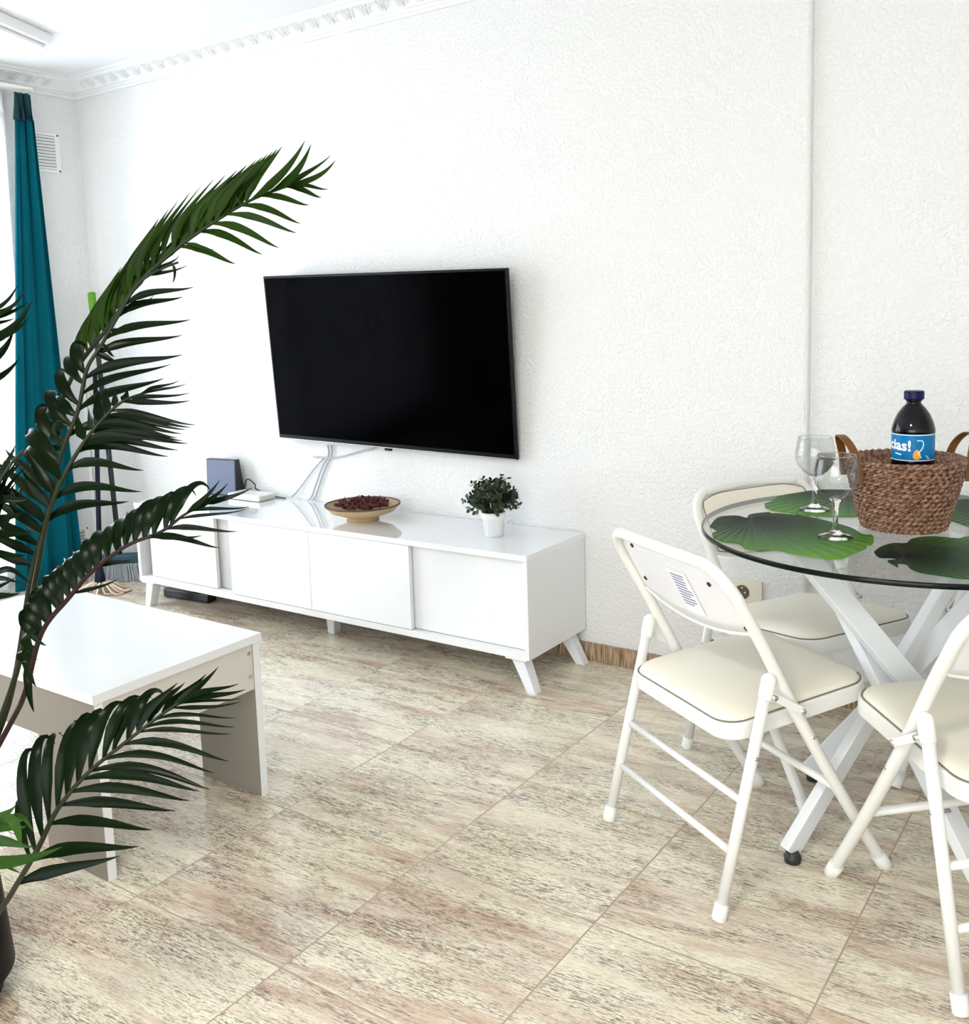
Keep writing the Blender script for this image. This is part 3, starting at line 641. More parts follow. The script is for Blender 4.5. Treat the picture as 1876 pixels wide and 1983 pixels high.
# basket
bkc = V((-.479, -.696, TZ + .001)); bk = empty('basket', bkc, label='round woven brown basket with leather handles on the glass table', cat='basket')
R0, R1, HB = .084, .124, .158
b = MB(); rows = 15
for i in range(rows):
    s = (i + .5) / rows; r = R0 + (R1 - R0) * s ** .85; z = HB * s; n = 168
    for st2 in range(2):  # twisted two-strand rope row
        path = []
        for k in range(n):
            a = 2 * PI * k / n; tw_ = a * 22 + st2 * PI + i * 1.3
            path.append(((r + .0034 * math.cos(tw_)) * math.cos(a), (r + .0034 * math.cos(tw_)) * math.sin(a), z + .0034 * math.sin(tw_)))
        b.tube(path, .0043, 5, closed=True)
b.build('woven_wall', M['basket'], bk, smooth=True)
MB().lathe([(0, .003), (R0, .003), (R0, .008), (R1 - .006, HB), (R1 - .008, HB), (R0 - .006, .011), (0, .010)], 48).build('liner', M['basket'], bk, smooth=True)
for ang in (math.radians(211), math.radians(31)):
    c, s_n = math.cos(ang), math.sin(ang); tgn = V((-s_n, c, 0)); ou = V((c, s_n, 0)); pts = []
    for t in range(25):
        a = PI * t / 24; w = .058; lift = .052
        x = math.cos(a) * w; z = HB - .030 + math.sin(a) ** .8 * (lift + .030)
        rad = math.sqrt(max(0, R1 ** 2 - x * x)) + .007 + .010 * math.sin(a)
        if t in (0, 24): z = HB - .048
        pts.append(ou * rad + tgn * x + V((0, 0, z)))
    vs = []; 
    for k, p in enumerate(pts):
        tg = (pts[min(k + 1, 24)] - pts[max(k - 1, 0)]).normalized(); sd = ou if abs(tg.dot(ou)) < .9 else tgn
        sd = (sd - tg * sd.dot(tg)).normalized(); nm = tg.cross(sd)
        vs.append([p + sd * .009 * x_ + nm * .0016 * y_ for x_, y_ in ((-1, -1), (1, -1), (1, 1), (-1, 1))])
    hb = MB(); fl = [x for r_ in vs for x in r_]; fs = [(0, 1, 2, 3), (99, 98, 97, 96)]
    for k in range(24):
        for j in range(4): fs.append((k * 4 + j, k * 4 + (j + 1) % 4, k * 4 + 4 + (j + 1) % 4, k * 4 + 4 + j))
    hb.add(fl, fs); hb.build('handle', M['leather'], bk, bevel=.0006)

# bottle in the basket
bo = empty('soft_drink_bottle', (bkc.x + .012, bkc.y + .021, TZ - .009), label='dark plastic bottle with blue label and navy cap in the basket', cat='bottle')
bp_ = [(0, .0215), (.030, .0215), (.041, .0275), (.0445, .040), (.0445, .14), (.0455, .148), (.0455, .156), (.0445, .160), (.0445, .222), (.0460, .225), (.0460, .229), (.0445, .236), (.041, .248), (.034, .264), (.025, .277), (.0165, .286), (.0150, .289), (.0150, .292), (.0175, .293), (.0175, .296), (.013, .297), (.013, .302), (0, .302)]
MB().lathe(bp_, 48).build('bottle_body', M['cola'], bo, smooth=True)
MB().lathe([(0, .3155), (.0200, .3155), (.0212, .3135), (.0212, .298), (.0195, .296), (.0, .296)], 40).build('cap', M['bluecap'], bo, smooth=True, bevel=.0006)
LR = .0452
lab = MB().lathe([(LR, .162), (LR, .222)], 64).build('label_band', M['label'], bo, smooth=True)
for z in (.2195, .1625): MB().lathe([(LR + .0002, z), (LR + .0002, z + .002)], 64).build('label_stripe', M['labelwhite'], lab, smooth=True)
# direction from bottle to the camera, label drawn around it
bdir = CAMP - V(bo.location); a0 = math.atan2(bdir.y, bdir.x)
def cyl(u, z, r=LR + .0006): a = a0 + u / LR; return V((r * math.cos(a), r * math.sin(a), z))
def text_mesh(txt, size):
    cu = bpy.data.curves.new('t', 'FONT'); cu.body = txt; cu.size = size; cu.extrude = 0; cu.offset = size * .03; cu.resolution_u = 2
    ob = bpy.data.objects.new('t', cu); COL.objects.link(ob); dg = bpy.context.evaluated_depsgraph_get(); dg.update()
    me = bpy.data.meshes.new_from_object(ob.evaluated_get(dg)); vs = [v.co.copy() for v in me.vertices]; fs = [tuple(p.vertices) for p in me.polygons]
    bpy.data.objects.remove(ob); bpy.data.curves.remove(cu); bpy.data.meshes.remove(me); return vs, fs
vs, fs = text_mesh('¡Gracias!', .036)
wmax = max(v.x for v in vs)
uend = -.004     # right end of the word in the photo is just left of centre
b = MB(); b.add([cyl((v.x - wmax) * .92 + uend, .189 + v.y * .9 - (v.x - wmax) * .06 - .004) for v in vs], fs); b.build('label_lettering', M['labelwhite'], lab)
b = MB()
MB().grid([[cyl(-.040 + k * .002, z - k * .0003) for k in range(9)] for z in (.177, .180)]).build('label_underline', M['labelwhite'], lab); b = MB()
for zz, uu in ((.174, .026), (.171, .029), (.168, .031)): b.grid([[cyl(uu + k * .0018, z - k * .0004) for k in range(5)] for z in (zz, zz + .0012)])
b.build('label_small_print', M['labelwhite'], lab); b = MB()
# white swoosh
sw = smooth_path([(.008, .208, 0), (.019, .208, 0), (.022, .200, 0), (.019, .190, 0), (.012, .180, 0), (.018, .170, 0)], 4)
b.tube([cyl(p.x, p.y) for p in sw], .0012, 5)
b.build('label_swoosh', M['labelwhite'], lab)
ob_ = MB(); n = 14
ob_.add([cyl(.0085 + .0080 * math.cos(2 * PI * k / n) * (1 - .3 * math.sin(2 * PI * k / n)), .177 + .0115 * math.sin(2 * PI * k / n)) for k in range(n)], [tuple(range(n))])
ob_.build('label_fruit', M['orange'], lab)

# ------------------------------------------------------------------ folding chairs
def make_chair():
    e = empty('folding_chair', (0, 0, 0))
    # continuous front leg and back tube; local x = right, y = forward, z = up
    r = .0132; hw = .218
    def side(s): return [(s * hw, .222, .012), (s * hw, .216, .02), (s * hw, .09, .215), (s * hw, -.030, .415), (s * hw, -.113, .568), (s * hw, -.170, .665)]
    arc = []
    for k in range(1, 8):
        a = PI / 2 * k / 8; arc.append((hw - .062 + .062 * math.cos(a), -.170 - .046 * math.sin(a), .665 + .076 * math.sin(a)))
    top = [(x, -.216 - .016 * (1 - (x / .156) ** 2), .741 + .006 * (1 - (x / .156) ** 2)) for x in (.156, .08, 0, -.08, -.156)]
    path = [V(p) for p in side(1)] + [V(p) for p in arc] + [V(p) for p in top] + [V((-p[0], p[1], p[2])) for p in reversed(arc)] + [V(p) for p in reversed(side(-1))]
    MB().tube(smooth_path(path, 3), r, 14).build('tube_frame', M['frame'], e, smooth=True)
    for s in (1, -1):
        lg = MB().tube([(s * (hw + .006), -.222, .014), (s * (hw + .006), -.104, .49)], .0122, 14).build('rear_leg', M['frame'], e, smooth=True)
        MB().tube([(s * (hw + .006), -.112, .455), (s * (hw + .006), -.110, .460), (s * (hw + .006), -.101, .498), (s * (hw + .006), -.099, .505), (s * (hw + .006), -.098, .510)], [.0135, .0155, .0155, .012, .004], 14).build('leg_cap', M['cap'], lg, smooth=True)
        MB().tube([(s * (hw + .006), -.2265, 0), (s * (hw + .006), -.2255, .003), (s * (hw + .006), -.2165, .036)], [.0125, .0155, .0150], 14).build('foot_cap', M['cap'], lg, smooth=True)
        MB().tube([(s * hw, .2285, 0), (s * hw, .2270, .003), (s * hw, .205, .036)], [.0130, .0163, .0158], 14).build('foot_cap', M['cap'], e, smooth=True)
        b = MB(); b.bar((s * (hw + .021), -.100, .464), (s * (hw + .021), -.026, .420), .017, .004, up=(1, 0, 0)); b.build('link_bracket', M['frame'], e, bevel=.0015)
        for ra, rb_, rr_ in (((.005, -.100, .463), .0265, .006), ((.005, -.027, .421), .0265, .006), ((-.02, .010, .352), .014, .004), ((-.02, -.142, .338), .020, .004)):
            MB().tube([(s * (hw + ra[0]), ra[1], ra[2]), (s * (hw + rb_), ra[1], ra[2])], rr_, 10).build('rivet', M['rivet'], e, smooth=True)
    for z in (.245, .140):
        f = -.222 + .118 * (z - .014) / .476; MB().tube([(-hw, f, z), (hw, f, z)], .0082, 10).build('crossbar', M['frame'], e, smooth=True)
    MB().tube([(-hw, .090, .215), (hw, .090, .215)], .0090, 10).build('crossbar', M['frame'], e, smooth=True)
    # seat: steel pan and vinyl cushion, tilted
    tl = math.atan2(.037, .39); Rt = Matrix.Rotation(tl, 3, 'X'); cz = .4165; cy = .012
    def xf(x, y, z): p = Rt @ V((x, y, z)); return p + V((0, cy, cz))
    MB().prism(rrect(.195, .198, .055, 8), -.040, -.002, xf).build('seat_pan', M['frame'], e, bevel=.004, seg=3)
    MB().tube([xf(x, y, -.0005) for x, y in rrect(.190, .193, .052, 8)], .0014, 6, closed=True).build('seat_piping', M['piping'], e, smooth=True)
    out = rrect(.188, .191, .052, 8); b = MB(); rings = [(1, 0), (.985, .006), (.95, .011), (.85, .017), (.6, .021), (.3, .023)]
    rows = [[xf(x * s, y * s, z) for x, y in out + [out[0]]] for s, z in rings]; b.grid(rows); k = len(out)
    b.add([xf(x * .3, y * .3, .023) for x, y in out], [tuple(range(k))])
    b.build('seat_cushion', M['vinyl'], e, smooth=True)
    # backrest: curved steel shell with vinyl pad on the front
    def bpnt(u, v, d=0):  # u -1..1, v 0..1 ; follows the tube, bowed backwards
        zt = .743 - .022 * (max(0, abs(u) - .55) / .45) ** 2; zb = .562 + .030 * u * u
        z = zb + (zt - zb) * v; y = -.030 - .140 * (z - .415) / .25 - .018 * (1 - u * u) - d
        lim = hw - .010 - (.030 * max(0, (z - .70) / .043) ** 2)
        return V((u * lim, y + .004, z))
    N = 16
    MB().grid([[bpnt(-1 + 2 * i / N, j / 6) for i in range(N + 1)] for j in range(7)]).build('back_panel', M['steelback'], e, smooth=True, solid=.003)
    b = MB(); 
    def pad(i, j):
        u = -.93 + 1.86 * i / N; v = .05 + .90 * j / 8; ed = min(1, 6 * min(i / N, 1 - i / N, j / 8, 1 - j / 8)); return bpnt(u, v, -.004 - .014 * math.sin(ed * PI / 2))
    b.grid([[pad(i, j) for i in range(N + 1)] for j in range(9)]); b.build('back_cushion', M['vinyl'], e, smooth=True)
    MB().tube([pad(i, 0) for i in range(N + 1)] + [pad(N, j) for j in range(1, 9)] + [pad(i, 8) for i in range(N - 1, -1, -1)] + [pad(0, j) for j in range(7, 0, -1)], .0014, 6, closed=True).build('back_piping', M['piping'], e, smooth=True)
    MB().tube([bpnt(-1 + 2 * i / N, 0) for i in range(N + 1)], .0045, 8).build('back_edge', M['frame'], e, smooth=True)
    for u, v in ((-.62, .86), (.70, .70), (-.75, .30), (.93, .10)):
        p = bpnt(u, v); nb = V((0, -1, -.5)).normalized(); MB().tube([p, p + nb * .004], .0055, 10).build('screw', M['screw'], e)
    st = MB().grid([[bpnt(.02 + .33 * i / 4, .74 - .58 * j / 4, .0030) for i in range(5)] for j in range(5)]).build('warning_sticker', M['paper'], e, smooth=True)
    b = MB(); random.seed(3)
    for k in range(11):
        v = .68 - .040 * k; u0 = .05; u1 = .31 - random.uniform(0, .09)
        b.grid([[bpnt(u0 + (u1 - u0) * i / 5, v - dv, .0036) for i in range(6)] for dv in (0, .016)])
    b.build('sticker_print', M['ink'], st)
    return e
ch = make_chair()
GR = 'white folding chairs around the glass table'
def place(o, x, y, fx, fy, label):
    o.location = (x, y, 0); o.rotation_euler = (0, 0, math.atan2(fy, fx) - PI / 2); tag(o, label, 'chair', GR)
place(ch, -.7775, -.9129, .5388, .8425, 'white folding chair showing its back with a printed sticker, left of the glass table')
c2 = copy_tree(ch); place(c2, -.783, -.405, .886, -.465, 'white folding chair with cream backrest showing behind the left rim of the glass table')
c3 = copy_tree(ch); place(c3, -.249, -.939, -.70, .71, 'white folding chair cut off by the right edge of the picture, in the foreground')
c4 = copy_tree(ch); place(c4, -.25, -.31, -.37, -.93, 'white folding chair farthest back, seat seen between the table legs by the wall')

# ------------------------------------------------------------------ palm
pot_c = V((-1.853, -2.243, 0))
palm = empty('potted_palm', pot_c, label='tall artificial palm in a black pot in the left foreground', cat='plant')
def prel(o): o.parent = palm; o.location = -pot_c; return o
prel(MB().lathe([(0, 0), (.106, 0), (.112, .004), (.118, .035), (.120, .040), (.133, .045), (.136, .050), (.128, .16), (.120, .27), (.124, .272), (.124, .29), (.114, .29), (.112, .262), (0, .262)], 48, pot_c).build('pot', M['pot'], smooth=True, bevel=.002))
prel(MB().lathe([(0, .275), (.06, .272), (.113, .262)], 32, pot_c).build('soil', M['soil'], smooth=True))
BASE = pot_c + V((0, 0, .26))
def leaflet(b, p0, p1, q1, p2, w, nrm, n=12, twist=0.0):
    pts = [p0 * (1 - t) ** 3 + p1 * 3 * t * (1 - t) ** 2 + q1 * 3 * t * t * (1 - t) + p2 * t ** 3 for t in [i / n for i in range(n + 1)]]
    rows = []
    for i, p in enumerate(pts):
        t = i / n; tg = (pts[min(i + 1, n)] - pts[max(i - 1, 0)]).normalized(); sd = nrm.cross(tg)
        if sd.length < 1e-3: sd = V((0, 0, 1)).cross(tg)
        sd.normalize(); nm = tg.cross(sd); a = twist * t; sd2 = sd * math.cos(a) + nm * math.sin(a); nm2 = tg.cross(sd2)
        ww = w * .80 * min(1, .22 + t * 3.2) * (1 - max(0, (t - .30) / .70) ** 1.25) + .0003
        rows.append([p - sd2 * ww, p - nm2 * ww * .30, p + sd2 * ww])
    b.grid(rows)
def frond(name, rach, sides, label=None, leafmat='leaf', stemmat='stem', r0=.0055, r1=.0018, base=True):
    """rach: (px, py, depth) points from root to tip; sides: list of dicts with leaflet tips"""
    pts = [atd(*p) for p in rach]
    if base: pts = [BASE + V((random.uniform(-.03, .03), random.uniform(-.03, .03), 0))] + pts
    path = smooth_path(pts, 8); k = len(path)
    o = prel(MB().build_tube(path, r0, r1).build(name, M[stemmat], smooth=True))
    if label: o['label'] = label
    cum = [0]
    for i in range(1, k): cum.append(cum[-1] + (path[i] - path[i - 1]).length)
    b = MB()
    def at_px(px, py):  # nearest rachis point in the photograph plane
        best = None
        for p in path:
            d = p - CAMP; dz = d.dot(CF); x = CX + FPX * d.dot(CR) / dz; y = CY - FPX * d.dot(CU) / dz
            e = (x - px) ** 2 + (y - py) ** 2
            if best is None or e < best[0]: best = (e, p, dz)
        return best[1], best[2]
    for L in sides:
        curl = 0
        if isinstance(L, tuple): curl, L = L
        for (rx, ry, tx, ty, bx, by, w, dd) in L:
            p0, dz = at_px(rx, ry)
            ddr = random.uniform(-.02, .02); fx_ = tx - rx; fy_ = ty - ry
            if curl:   # the blade rises, bends over at the top and hangs away from us
                p1 = atd(rx + fx_ * .45 + bx * 1.1, ry + fy_ * .62 + by * .3, dz - .01); q1 = atd(tx + bx * .75, ty - 40 * curl, dz + .02); p2 = atd(tx + 16 * curl, ty + 16 * curl, dz + .075 + ddr)
            else:
                p1 = atd(rx + fx_ * .33 + bx * 1.25, ry + fy_ * .33 + by * 1.25, dz + dd * .2 + ddr); q1 = atd(rx + fx_ * .70 + bx * .6, ry + fy_ * .70 + by * .35 + 9, dz + dd * .7 + ddr); p2 = atd(tx, ty, dz + dd + ddr * 1.5)
            nrm = (-CF + V((random.uniform(-.3, .3), random.uniform(-.3, .3), random.uniform(.0, .5)))).normalized()
            leaflet(b, p0, p1, q1, p2, w, nrm, twist=random.uniform(-.5, .5))
    lb = b.build('leaflets', M[leafmat], o, smooth=True)
    return o
def build_tube(self, path, r0, r1):
    k = len(path); return self.tube(path, [r0 + (r1 - r0) * i / (k - 1) for i in range(k)], 8)
MB.build_tube = build_tube
def interp(keys, n):
    """keys: list of tuples; returns n tuples evenly interpolated"""
    out = []
    for i in range(n):
        t = i / (n - 1) * (len(keys) - 1); a = min(int(t), len(keys) - 2); f = t - a
        out.append(tuple(keys[a][j] * (1 - f) + keys[a + 1][j] * f for j in range(len(keys[0]))))
    return out
WL = .0092
# frond 1: the tall arching one (root x,y, tip x,y, bend x,y, half width, depth shift)
f1r = [(-60, 1300, 1.80), (-20, 1100, 1.77), (15, 1004, 1.75), (56, 919, 1.72), (108, 802, 1.70), (149, 713, 1.68), (209, 634, 1.67), (269, 548, 1.66), (347, 478, 1.66), (410, 433, 1.66), (485, 388, 1.67), (552, 362, 1.68), (600, 345, 1.69)]
left1 = interp([(158, 705, 186, 595, -22, -10, .0080, .02), (175, 680, 205, 560, -26, -6, .0082, .02), (200, 650, 232, 520, -26, -6, .0082, .02), (225, 615, 262, 492, -26, -8, .0084, .02), (255, 575, 300, 430, -26, -8, .0084, .03), (290, 540, 345, 388, -30, -8, .0084, .03), (330, 500, 400, 352, -30, -6, .0084, .03), (370, 465, 455, 332, -26, -8, .011, .02), (410, 435, 500, 308, -24, -6, .011, .02), (445, 412, 525, 295, -20, -6, .011, .02), (480, 390, 546, 284, -14, -6, .0100, .02)], 25)
left1b = interp([(180, 675, 258, 520, -22, 10, .009, .05), (250, 585, 330, 440, -14, 14, .009, .05), (330, 495, 425, 395, -10, 4, .009, .05), (420, 430, 470, 345, -8, 4, .009, .04), (455, 408, 505, 330, -8, 4, .008, .04)], 12)
right1 = [(490, 388, 590, 273, 14, -2, .0095, -.02), (520, 375, 602, 280, 16, 6, .009, -.02), (548, 362, 641, 300, 2, -2, .007, -.02), (560, 358, 649, 311, 14, 6, .006, -.02), (560, 362, 635, 366, 8, -10, .005, 0), (555, 366, 622, 382, 8, -10, .006, 0),
          (500, 385, 598, 397, 10, -14, .0075, 0), (468, 402, 582, 433, 12, -16, .0075, 0), (436, 418, 574, 451, 14, -16, .0075, 0), (410, 436, 540, 480, 12, -18, .0085, 0), (385, 453, 508, 493, 10, -20, .0085, 0), (350, 480, 456, 511, 10, -14, .0085, 0), (362, 472, 414, 483, 4, -4, .004, 0), (470, 398, 455, 375, 0, 0, .004, 0)]
humps1 = [(150, 722, 160, 668, -20, -14, .012, .03), (138, 742, 146, 690, -24, -12, .012, .03), (122, 775, 130, 722, -26, -14, .012, .03), (104, 815, 108, 760, -26, -16, .012, .03), (86, 850, 92, 790, -28, -14, .013, .03)]
frond('frond', f1r, [left1, left1b, right1], leafmat='leaflit', label='tallest frond arching up towards the television')
# frond 2
f2r = [(5, 1400, 1.78), (60, 1120, 1.70), (94, 984, 1.66), (119, 878, 1.64), (151, 795, 1.63), (168, 716, 1.62), (194, 672, 1.62), (231, 608, 1.62), (269, 548, 1.62), (315, 520, 1.63), (345, 508, 1.64)]
tips2 = [(347, 496), (362, 514), (375, 556), (354, 575), (369, 619), (353, 649), (353, 687), (332, 705), (317, 733), (299, 805)]
roots2 = [(305, 525), (290, 535), (245, 590), (228, 612), (205, 655), (185, 690), (170, 730), (160, 765), (150, 795), (130, 845)]
right2 = [(r[0], r[1], t[0], t[1], -6, -20 if i > 1 else -2, .0045 if i < 2 else .0062 + .0007 * min(i, 6), 0) for i, (r, t) in enumerate(zip(roots2, tips2))]
left2c = [(146, 800, 100, 782, -12, -16, .013, .03), (138, 825, 84, 800, -12, -16, .014, .03), (128, 860, 64, 822, -16, -20, .016, .03), (118, 885, 50, 846, -20, -22, .017, .03), (110, 915, 44, 880, -20, -30, .016, .03)]
left2 = [
         (98, 960, 10, 870, -10, -20, .012, 0), (92, 985, -10, 890, -4, -14, .0115, 0), (86, 1010, -25, 915, -4, -10, .011, 0), (80, 1030, -35, 950, -4, -8, .011, 0), (74, 1055, -40, 985, -4, -6, .011, 0), (68, 1080, -45, 1015, -4, -6, .010, 0), (62, 1105, -40, 1050, -4, -6, .010, 0), (120, 870, 95, 905, -30, -10, .012, .02), (140, 820, 110, 845, -24, -14, .011, .02)]
small2 = [(200, 668, 222, 690, 0, -2, .004, 0), (218, 640, 243, 637, 0, -2, .0045, 0), (196, 690, 226, 697, 0, -3, .0065, 0), (335, 515, 334, 547, 6, -6, .003, 0), (262, 590, 297, 572, 0, 2, .0035, 0)]
frond('frond', f2r, [right2, left2, (1.0, left2c), (.8, humps1), small2], label='second frond with dark leaflets combed to the right')
# frond 3
f3r = [(20, 1340, 1.74), (67, 1130, 1.66), (90, 1010, 1.62), (120, 930, 1.58), (160, 860, 1.57), (205, 805, 1.57), (242, 775, 1.58), (290, 758, 1.60)]
tips3 = [(347, 737), (361, 743), (366, 761), (367, 776), (378, 823), (360, 832), (343, 848), (363, 859), (325, 884), (300, 848), (279, 911), (275, 952), (249, 971)]
roots3 = [(275, 762), (270, 764), (250, 772), (238, 778), (215, 800), (200, 815), (185, 830), (165, 850), (150, 875), (150, 868), (128, 915), (108, 965), (92, 1010)]
right3 = [(r[0], r[1], t[0], t[1], -4, (-8, -6, -4, -2, -14, -18, -24, -26, -30, -26, -32, -34, -30)[i], (.004, .004, .0045, .006, .006, .007, .008, .009, .009, .0115, .0095, .010, .011)[i], 0) for i, (r, t) in enumerate(zip(roots3, tips3))]
left3 = [(240, 778, 247, 752, 0, 0, .008, .02), (225, 788, 222, 752, -2, 0, .008, .02), (210, 800, 204, 750, -2, 0, .010, .02), (195, 815, 190, 755, -4, 0, .010, .02), (180, 830, 172, 790, -4, 0, .010, .02), (165, 850, 150, 800, -6, 0, .010, .02), (120, 935, 70, 850, -4, -8, .011, 0), (110, 955, 50, 870, -6, -6, .011, 0), (100, 985, 40, 905, -4, -4, .011, 0), (92, 1010, 20, 940, -4, -4, .011, 0), (84, 1040, 10, 960, -4, -4, .011, 0)]
extra3 = [tuple((a_ + b_) / 2 for a_, b_ in zip(right3[i], right3[i + 1])) for i in (4, 5, 6, 7)]
frond('frond', f3r, [right3, extra3, left3], label='middle frond overlapping the teal curtain')
# frond 4: the mid one over the cabinet end
f4r = [(10, 1420, 1.74), (48, 1342, 1.68), (80, 1227, 1.62), (134, 1157, 1.58), (179, 1106, 1.56), (243, 1058, 1.55), (313, 1029, 1.55), (355, 998, 1.56), (400, 972, 1.57)]
tips4 = [(425, 930), (441, 936), (489, 944), (483, 981), (476, 986), (459, 1029), (390, 1037), (425, 1061), (256, 1083), (230, 1120)]
roots4 = [(360, 995), (372, 988), (390, 976), (365, 992), (345, 1004), (320, 1022), (290, 1038), (280, 1044), (190, 1098), (140, 1150)]
right4 = [(r[0], r[1], t[0], t[1], (0, 0, -4, 0, 0, 0, 0, 10, 0, 0)[i], (4, 4, 2, -8, -4, -10, 0, -20, -8, 0)[i], (.006, .006, .006, .0035, .003, .0055, .005, .0065, .005, .004)[i], 0) for i, (r, t) in enumerate(zip(roots4, tips4))]
left4 = interp([(66, 1290, 62, 1268, -30, -50, .016, .02), (76, 1240, 58, 1190, -24, -40, .016, .02), (92, 1205, 74, 1150, -20, -46, .016, .02), (112, 1180, 96, 1115, -14, -34, .015, .02), (134, 1157, 124, 1092, -14, -24, .015, .02), (160, 1125, 158, 1066, -12, -18, .015, .03), (190, 1100, 200, 1030, -14, -12, .014, .03), (225, 1070, 248, 1000, -14, -10, .014, .03), (265, 1050, 300, 975, -14, -8, .013, .03), (300, 1034, 340, 958, -14, -6, .013, .02), (330, 1015, 395, 938, -14, -8, .009, .02)], 21)
left4b = [(66, 1290, 66, 1380, -16, -20, .010, 0), (70, 1260, 70, 1330, -26, -24, .012, 0), (80, 1227, 90, 1250, -30, -20, .010, 0)]
frond('frond', f4r, [right4, (.8, left4), left4b], stemmat='redstem', label='drooping frond in front of the cabinet end, on a reddish stem')
# frond 5: bottom one over the coffee table
f5r = [(-40, 1790, 1.70), (4, 1756, 1.62), (37, 1705, 1.56), (74, 1642, 1.52), (111, 1568, 1.50), (166, 1501, 1.49), (237, 1442, 1.49), (314, 1383, 1.50), (355, 1357, 1.51), (400, 1340, 1.52)]
tips5 = [(423, 1291), (462, 1324), (475, 1335), (466, 1352), (468, 1358), (457, 1390), (455, 1408), (447, 1421), (442, 1474), (416, 1497), (407, 1529), (386, 1532), (370, 1551), (340, 1570), (296, 1607), (270, 1639), (233, 1657)]
roots5 = [(330, 1372), (350, 1360), (362, 1352), (340, 1366), (335, 1372), (300, 1393), (280, 1408), (262, 1422), (235, 1443), (200, 1472), (175, 1492), (160, 1508), (140, 1532), (115, 1562), (98, 1596), (62, 1665), (30, 1715)]
bend5 = [(4, -2), (-2, -14), (0, -2), (0, -10), (0, 2), (0, -18), (6, -22), (8, -16), (14, -28), (22, -34), (24, -34), (24, -28), (20, -24), (20, -20), (8, -20), (0, -24), (0, -14)]
wid5 = [.0085, .0055, .0060, .0035, .0040, .0040, .0045, .0045, .0075, .0075, .0085, .0090, .0100, .0100, .0100, .0125, .0125]
right5 = [(r[0], r[1], t[0], t[1], b5[0], b5[1], w5, -.02) for r, t, b5, w5 in zip(roots5, tips5, bend5, wid5)]
left5 = [(60, 1665, 42, 1540, -22, -20, .0105, 0), (68, 1650, 62, 1450, -34, -20, .0120, 0), (84, 1625, 92, 1425, -32, -30, .0125, 0), (100, 1592, 112, 1418, -22, -22, .0115, 0), (116, 1565, 152, 1395, -16, -20, .0120, 0), (134, 1540, 172, 1385, -14, -24, .0120, 0),
         (152, 1516, 196, 1378, -12, -26, .0120, 0), (176, 1492, 236, 1362, -20, -16, .0120, 0), (198, 1474, 270, 1352, -16, -18, .0115, 0), (222, 1455, 288, 1350, -14, -16, .0110, 0), (246, 1434, 308, 1340, -14, -12, .0105, 0), (268, 1416, 344, 1322, -18, -10, .0105, 0), (292, 1400, 358, 1322, -14, -14, .0100, 0), (312, 1386, 400, 1305, -8, -2, .0100, 0)]
frond('frond', f5r, [right5, (1.0, left5[:-3]), left5[-3:]], label='lowest frond fanning over the coffee table')
# fronds reaching in from the left edge of the picture
f6r = [(-60, 1720, 1.55), (-50, 1660, 1.42), (-30, 1610, 1.36), (0, 1590, 1.34), (30, 1578, 1.34)]
L6 = [(-40, 1640, 66, 1640, 0, -22, .010, -.02), (-50, 1670, 120, 1640, 0, 14, .0115, -.02), (-30, 1615, 52, 1600, 0, -14, .008, 0), (-10, 1595, 55, 1580, 10, -8, .009, 0), (0, 1590, 40, 1640, 16, -30, .009, -.02), (-20, 1600, 30, 1560, 0, -6, .008, 0), (-50, 1660, 40, 1690, 0, -20, .010, 0), (20, 1585, 66, 1612, 10, -22, .005, 0)]
frond('frond', f6r, [L6], leafmat='leaflight', label='small light green frond at the left edge, low down')
f7r = [(-200, 1000, 1.7), (-170, 800, 1.6), (-130, 680, 1.5), (-90, 620, 1.48), (-50, 600, 1.46)]
L7 = [(-60, 605, 35, 550, 22, 18, .0055, 0), (-62, 610, 47, 562, 26, 18, .0060, 0), (-70, 615, 44, 572, 24, 16, .0055, 0), (-78, 625, 54, 585, 16, 8, .0075, 0), (-60, 690, 62, 583, 16, 22, .0120, -.02), (-60, 670, 55, 617, 16, 12, .0100, -.02), (-60, 740, 27, 640, 14, 14, .0140, -.02), (-60, 780, 38, 693, 4, 6, .0120, -.02), (-86, 628, 30, 603, 0, 0, .0060, 0), (-90, 640, 30, 616, 0, -4, .0070, 0)]
frond('frond', f7r, [L7], leafmat='leaf', label='frond entering at the left edge beside the sheer curtain')
f8r = [(-60, 1330, 1.70), (-50, 1230, 1.62), (-40, 1170, 1.58), (-20, 1120, 1.57)]
L8 = [(-40, 1120, 58, 1128, 20, -40, .006, 0), (-45, 1130, 42, 1127, 10, -20, .005, 0), (-50, 1150, 30, 1118, 0, 0, .006, 0), (-50, 1165, 40, 1148, 0, -10, .009, 0), (-30, 940, 30, 870, -6, 0, .007, 0), (-30, 960, 44, 880, -8, 4, .006, 0), (-30, 980, 48, 905, -8, 0, .006, 0)]
frond('frond', f8r, [L8], leafmat='leaf', label='short frond at the left edge beside the coffee table')
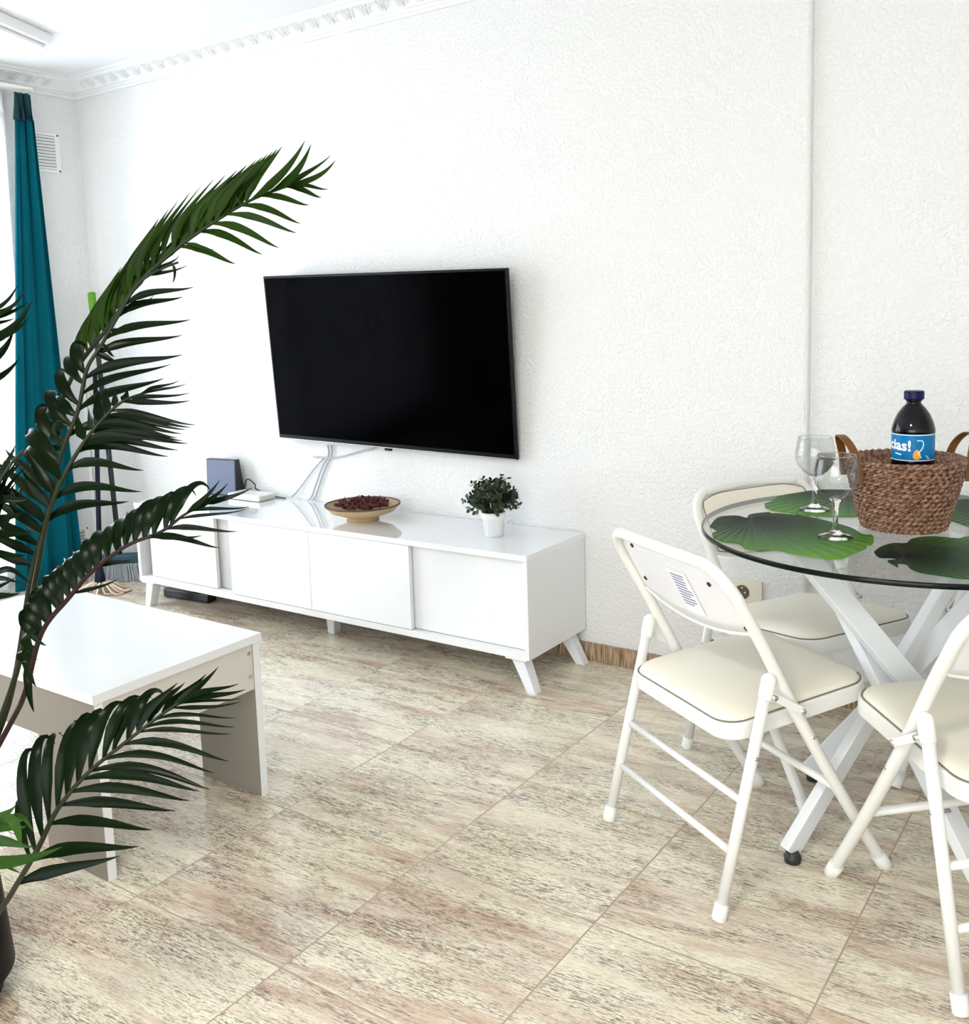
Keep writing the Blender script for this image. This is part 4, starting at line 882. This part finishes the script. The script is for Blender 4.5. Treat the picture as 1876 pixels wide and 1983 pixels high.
f9r = [(-80, 1200, 1.66), (-60, 1080, 1.60), (-20, 970, 1.56), (20, 900, 1.55), (48, 870, 1.55)]
L9 = [(-20, 970, 10, 890, -6, 0, .008, 0), (-5, 945, 30, 862, -6, 0, .008, 0), (0, 930, 46, 885, 0, 4, .006, 0), (-30, 1000, 30, 935, 0, 0, .008, 0), (-40, 1030, 50, 990, 0, -14, .010, 0), (-40, 1050, 60, 1030, 0, -14, .010, 0), (-50, 1080, 50, 1075, 0, -14, .010, 0), (-20, 975, 55, 965, 0, -10, .009, 0)]
frond('frond', f9r, [L9], leafmat='leaf', label='frond behind the main stems at the left edge')

# ------------------------------------------------------------------ lights
def area(name, loc, rot, sx, sy, power, col=(1, 1, 1)):
    l = bpy.data.lights.new(name, 'AREA'); l.shape = 'RECTANGLE'; l.size = sx; l.size_y = sy; l.energy = power; l.color = col
    o = bpy.data.objects.new(name, l); COL.objects.link(o); o.location = loc; o.rotation_euler = rot; return o
# daylight through the window (left) and added fill through the unseen doors behind the camera
area('window_daylight', (XL - .35, (WY0 + WY1) / 2, 1.25), (0, -PI / 2, 0), 2.2, 2.6, 76, (.87, .945, 1))
area('door_fill', ((RX0 + RX1) / 2, YB - .35, 1.2), (PI / 2, 0, 0), 3.4, 2.1, 48, (1, .985, .95))
# added fill lamp, unseen, overhead behind the camera
rl = empty('fill_lamp', (-.6, -3.4, ZC - .04), label='round white lamp added behind the camera for fill light', cat='ceiling light')
MB().lathe([(0, .04), (.21, .04), (.21, .02), (.20, .0), (0, -.0)], 40).build('lamp_body', M['fixture'], rl, smooth=False)  # body of the added fill lamp
area('fill_lamp_light', (-.6, -3.4, ZC - .06), (0, 0, 0), .4, .4, 24, (1, .95, .86))
wd = bpy.data.worlds.new('world'); scene.world = wd; wd.use_nodes = True
wd.node_tree.nodes['Background'].inputs[0].default_value = (.92, .96, 1, 1); wd.node_tree.nodes['Background'].inputs[1].default_value = 2.6

scene.view_settings.view_transform = 'Standard'; scene.view_settings.look = 'None'; scene.view_settings.gamma = 1
scene.view_settings.use_curve_mapping = False; scene.view_settings.exposure = 0.65
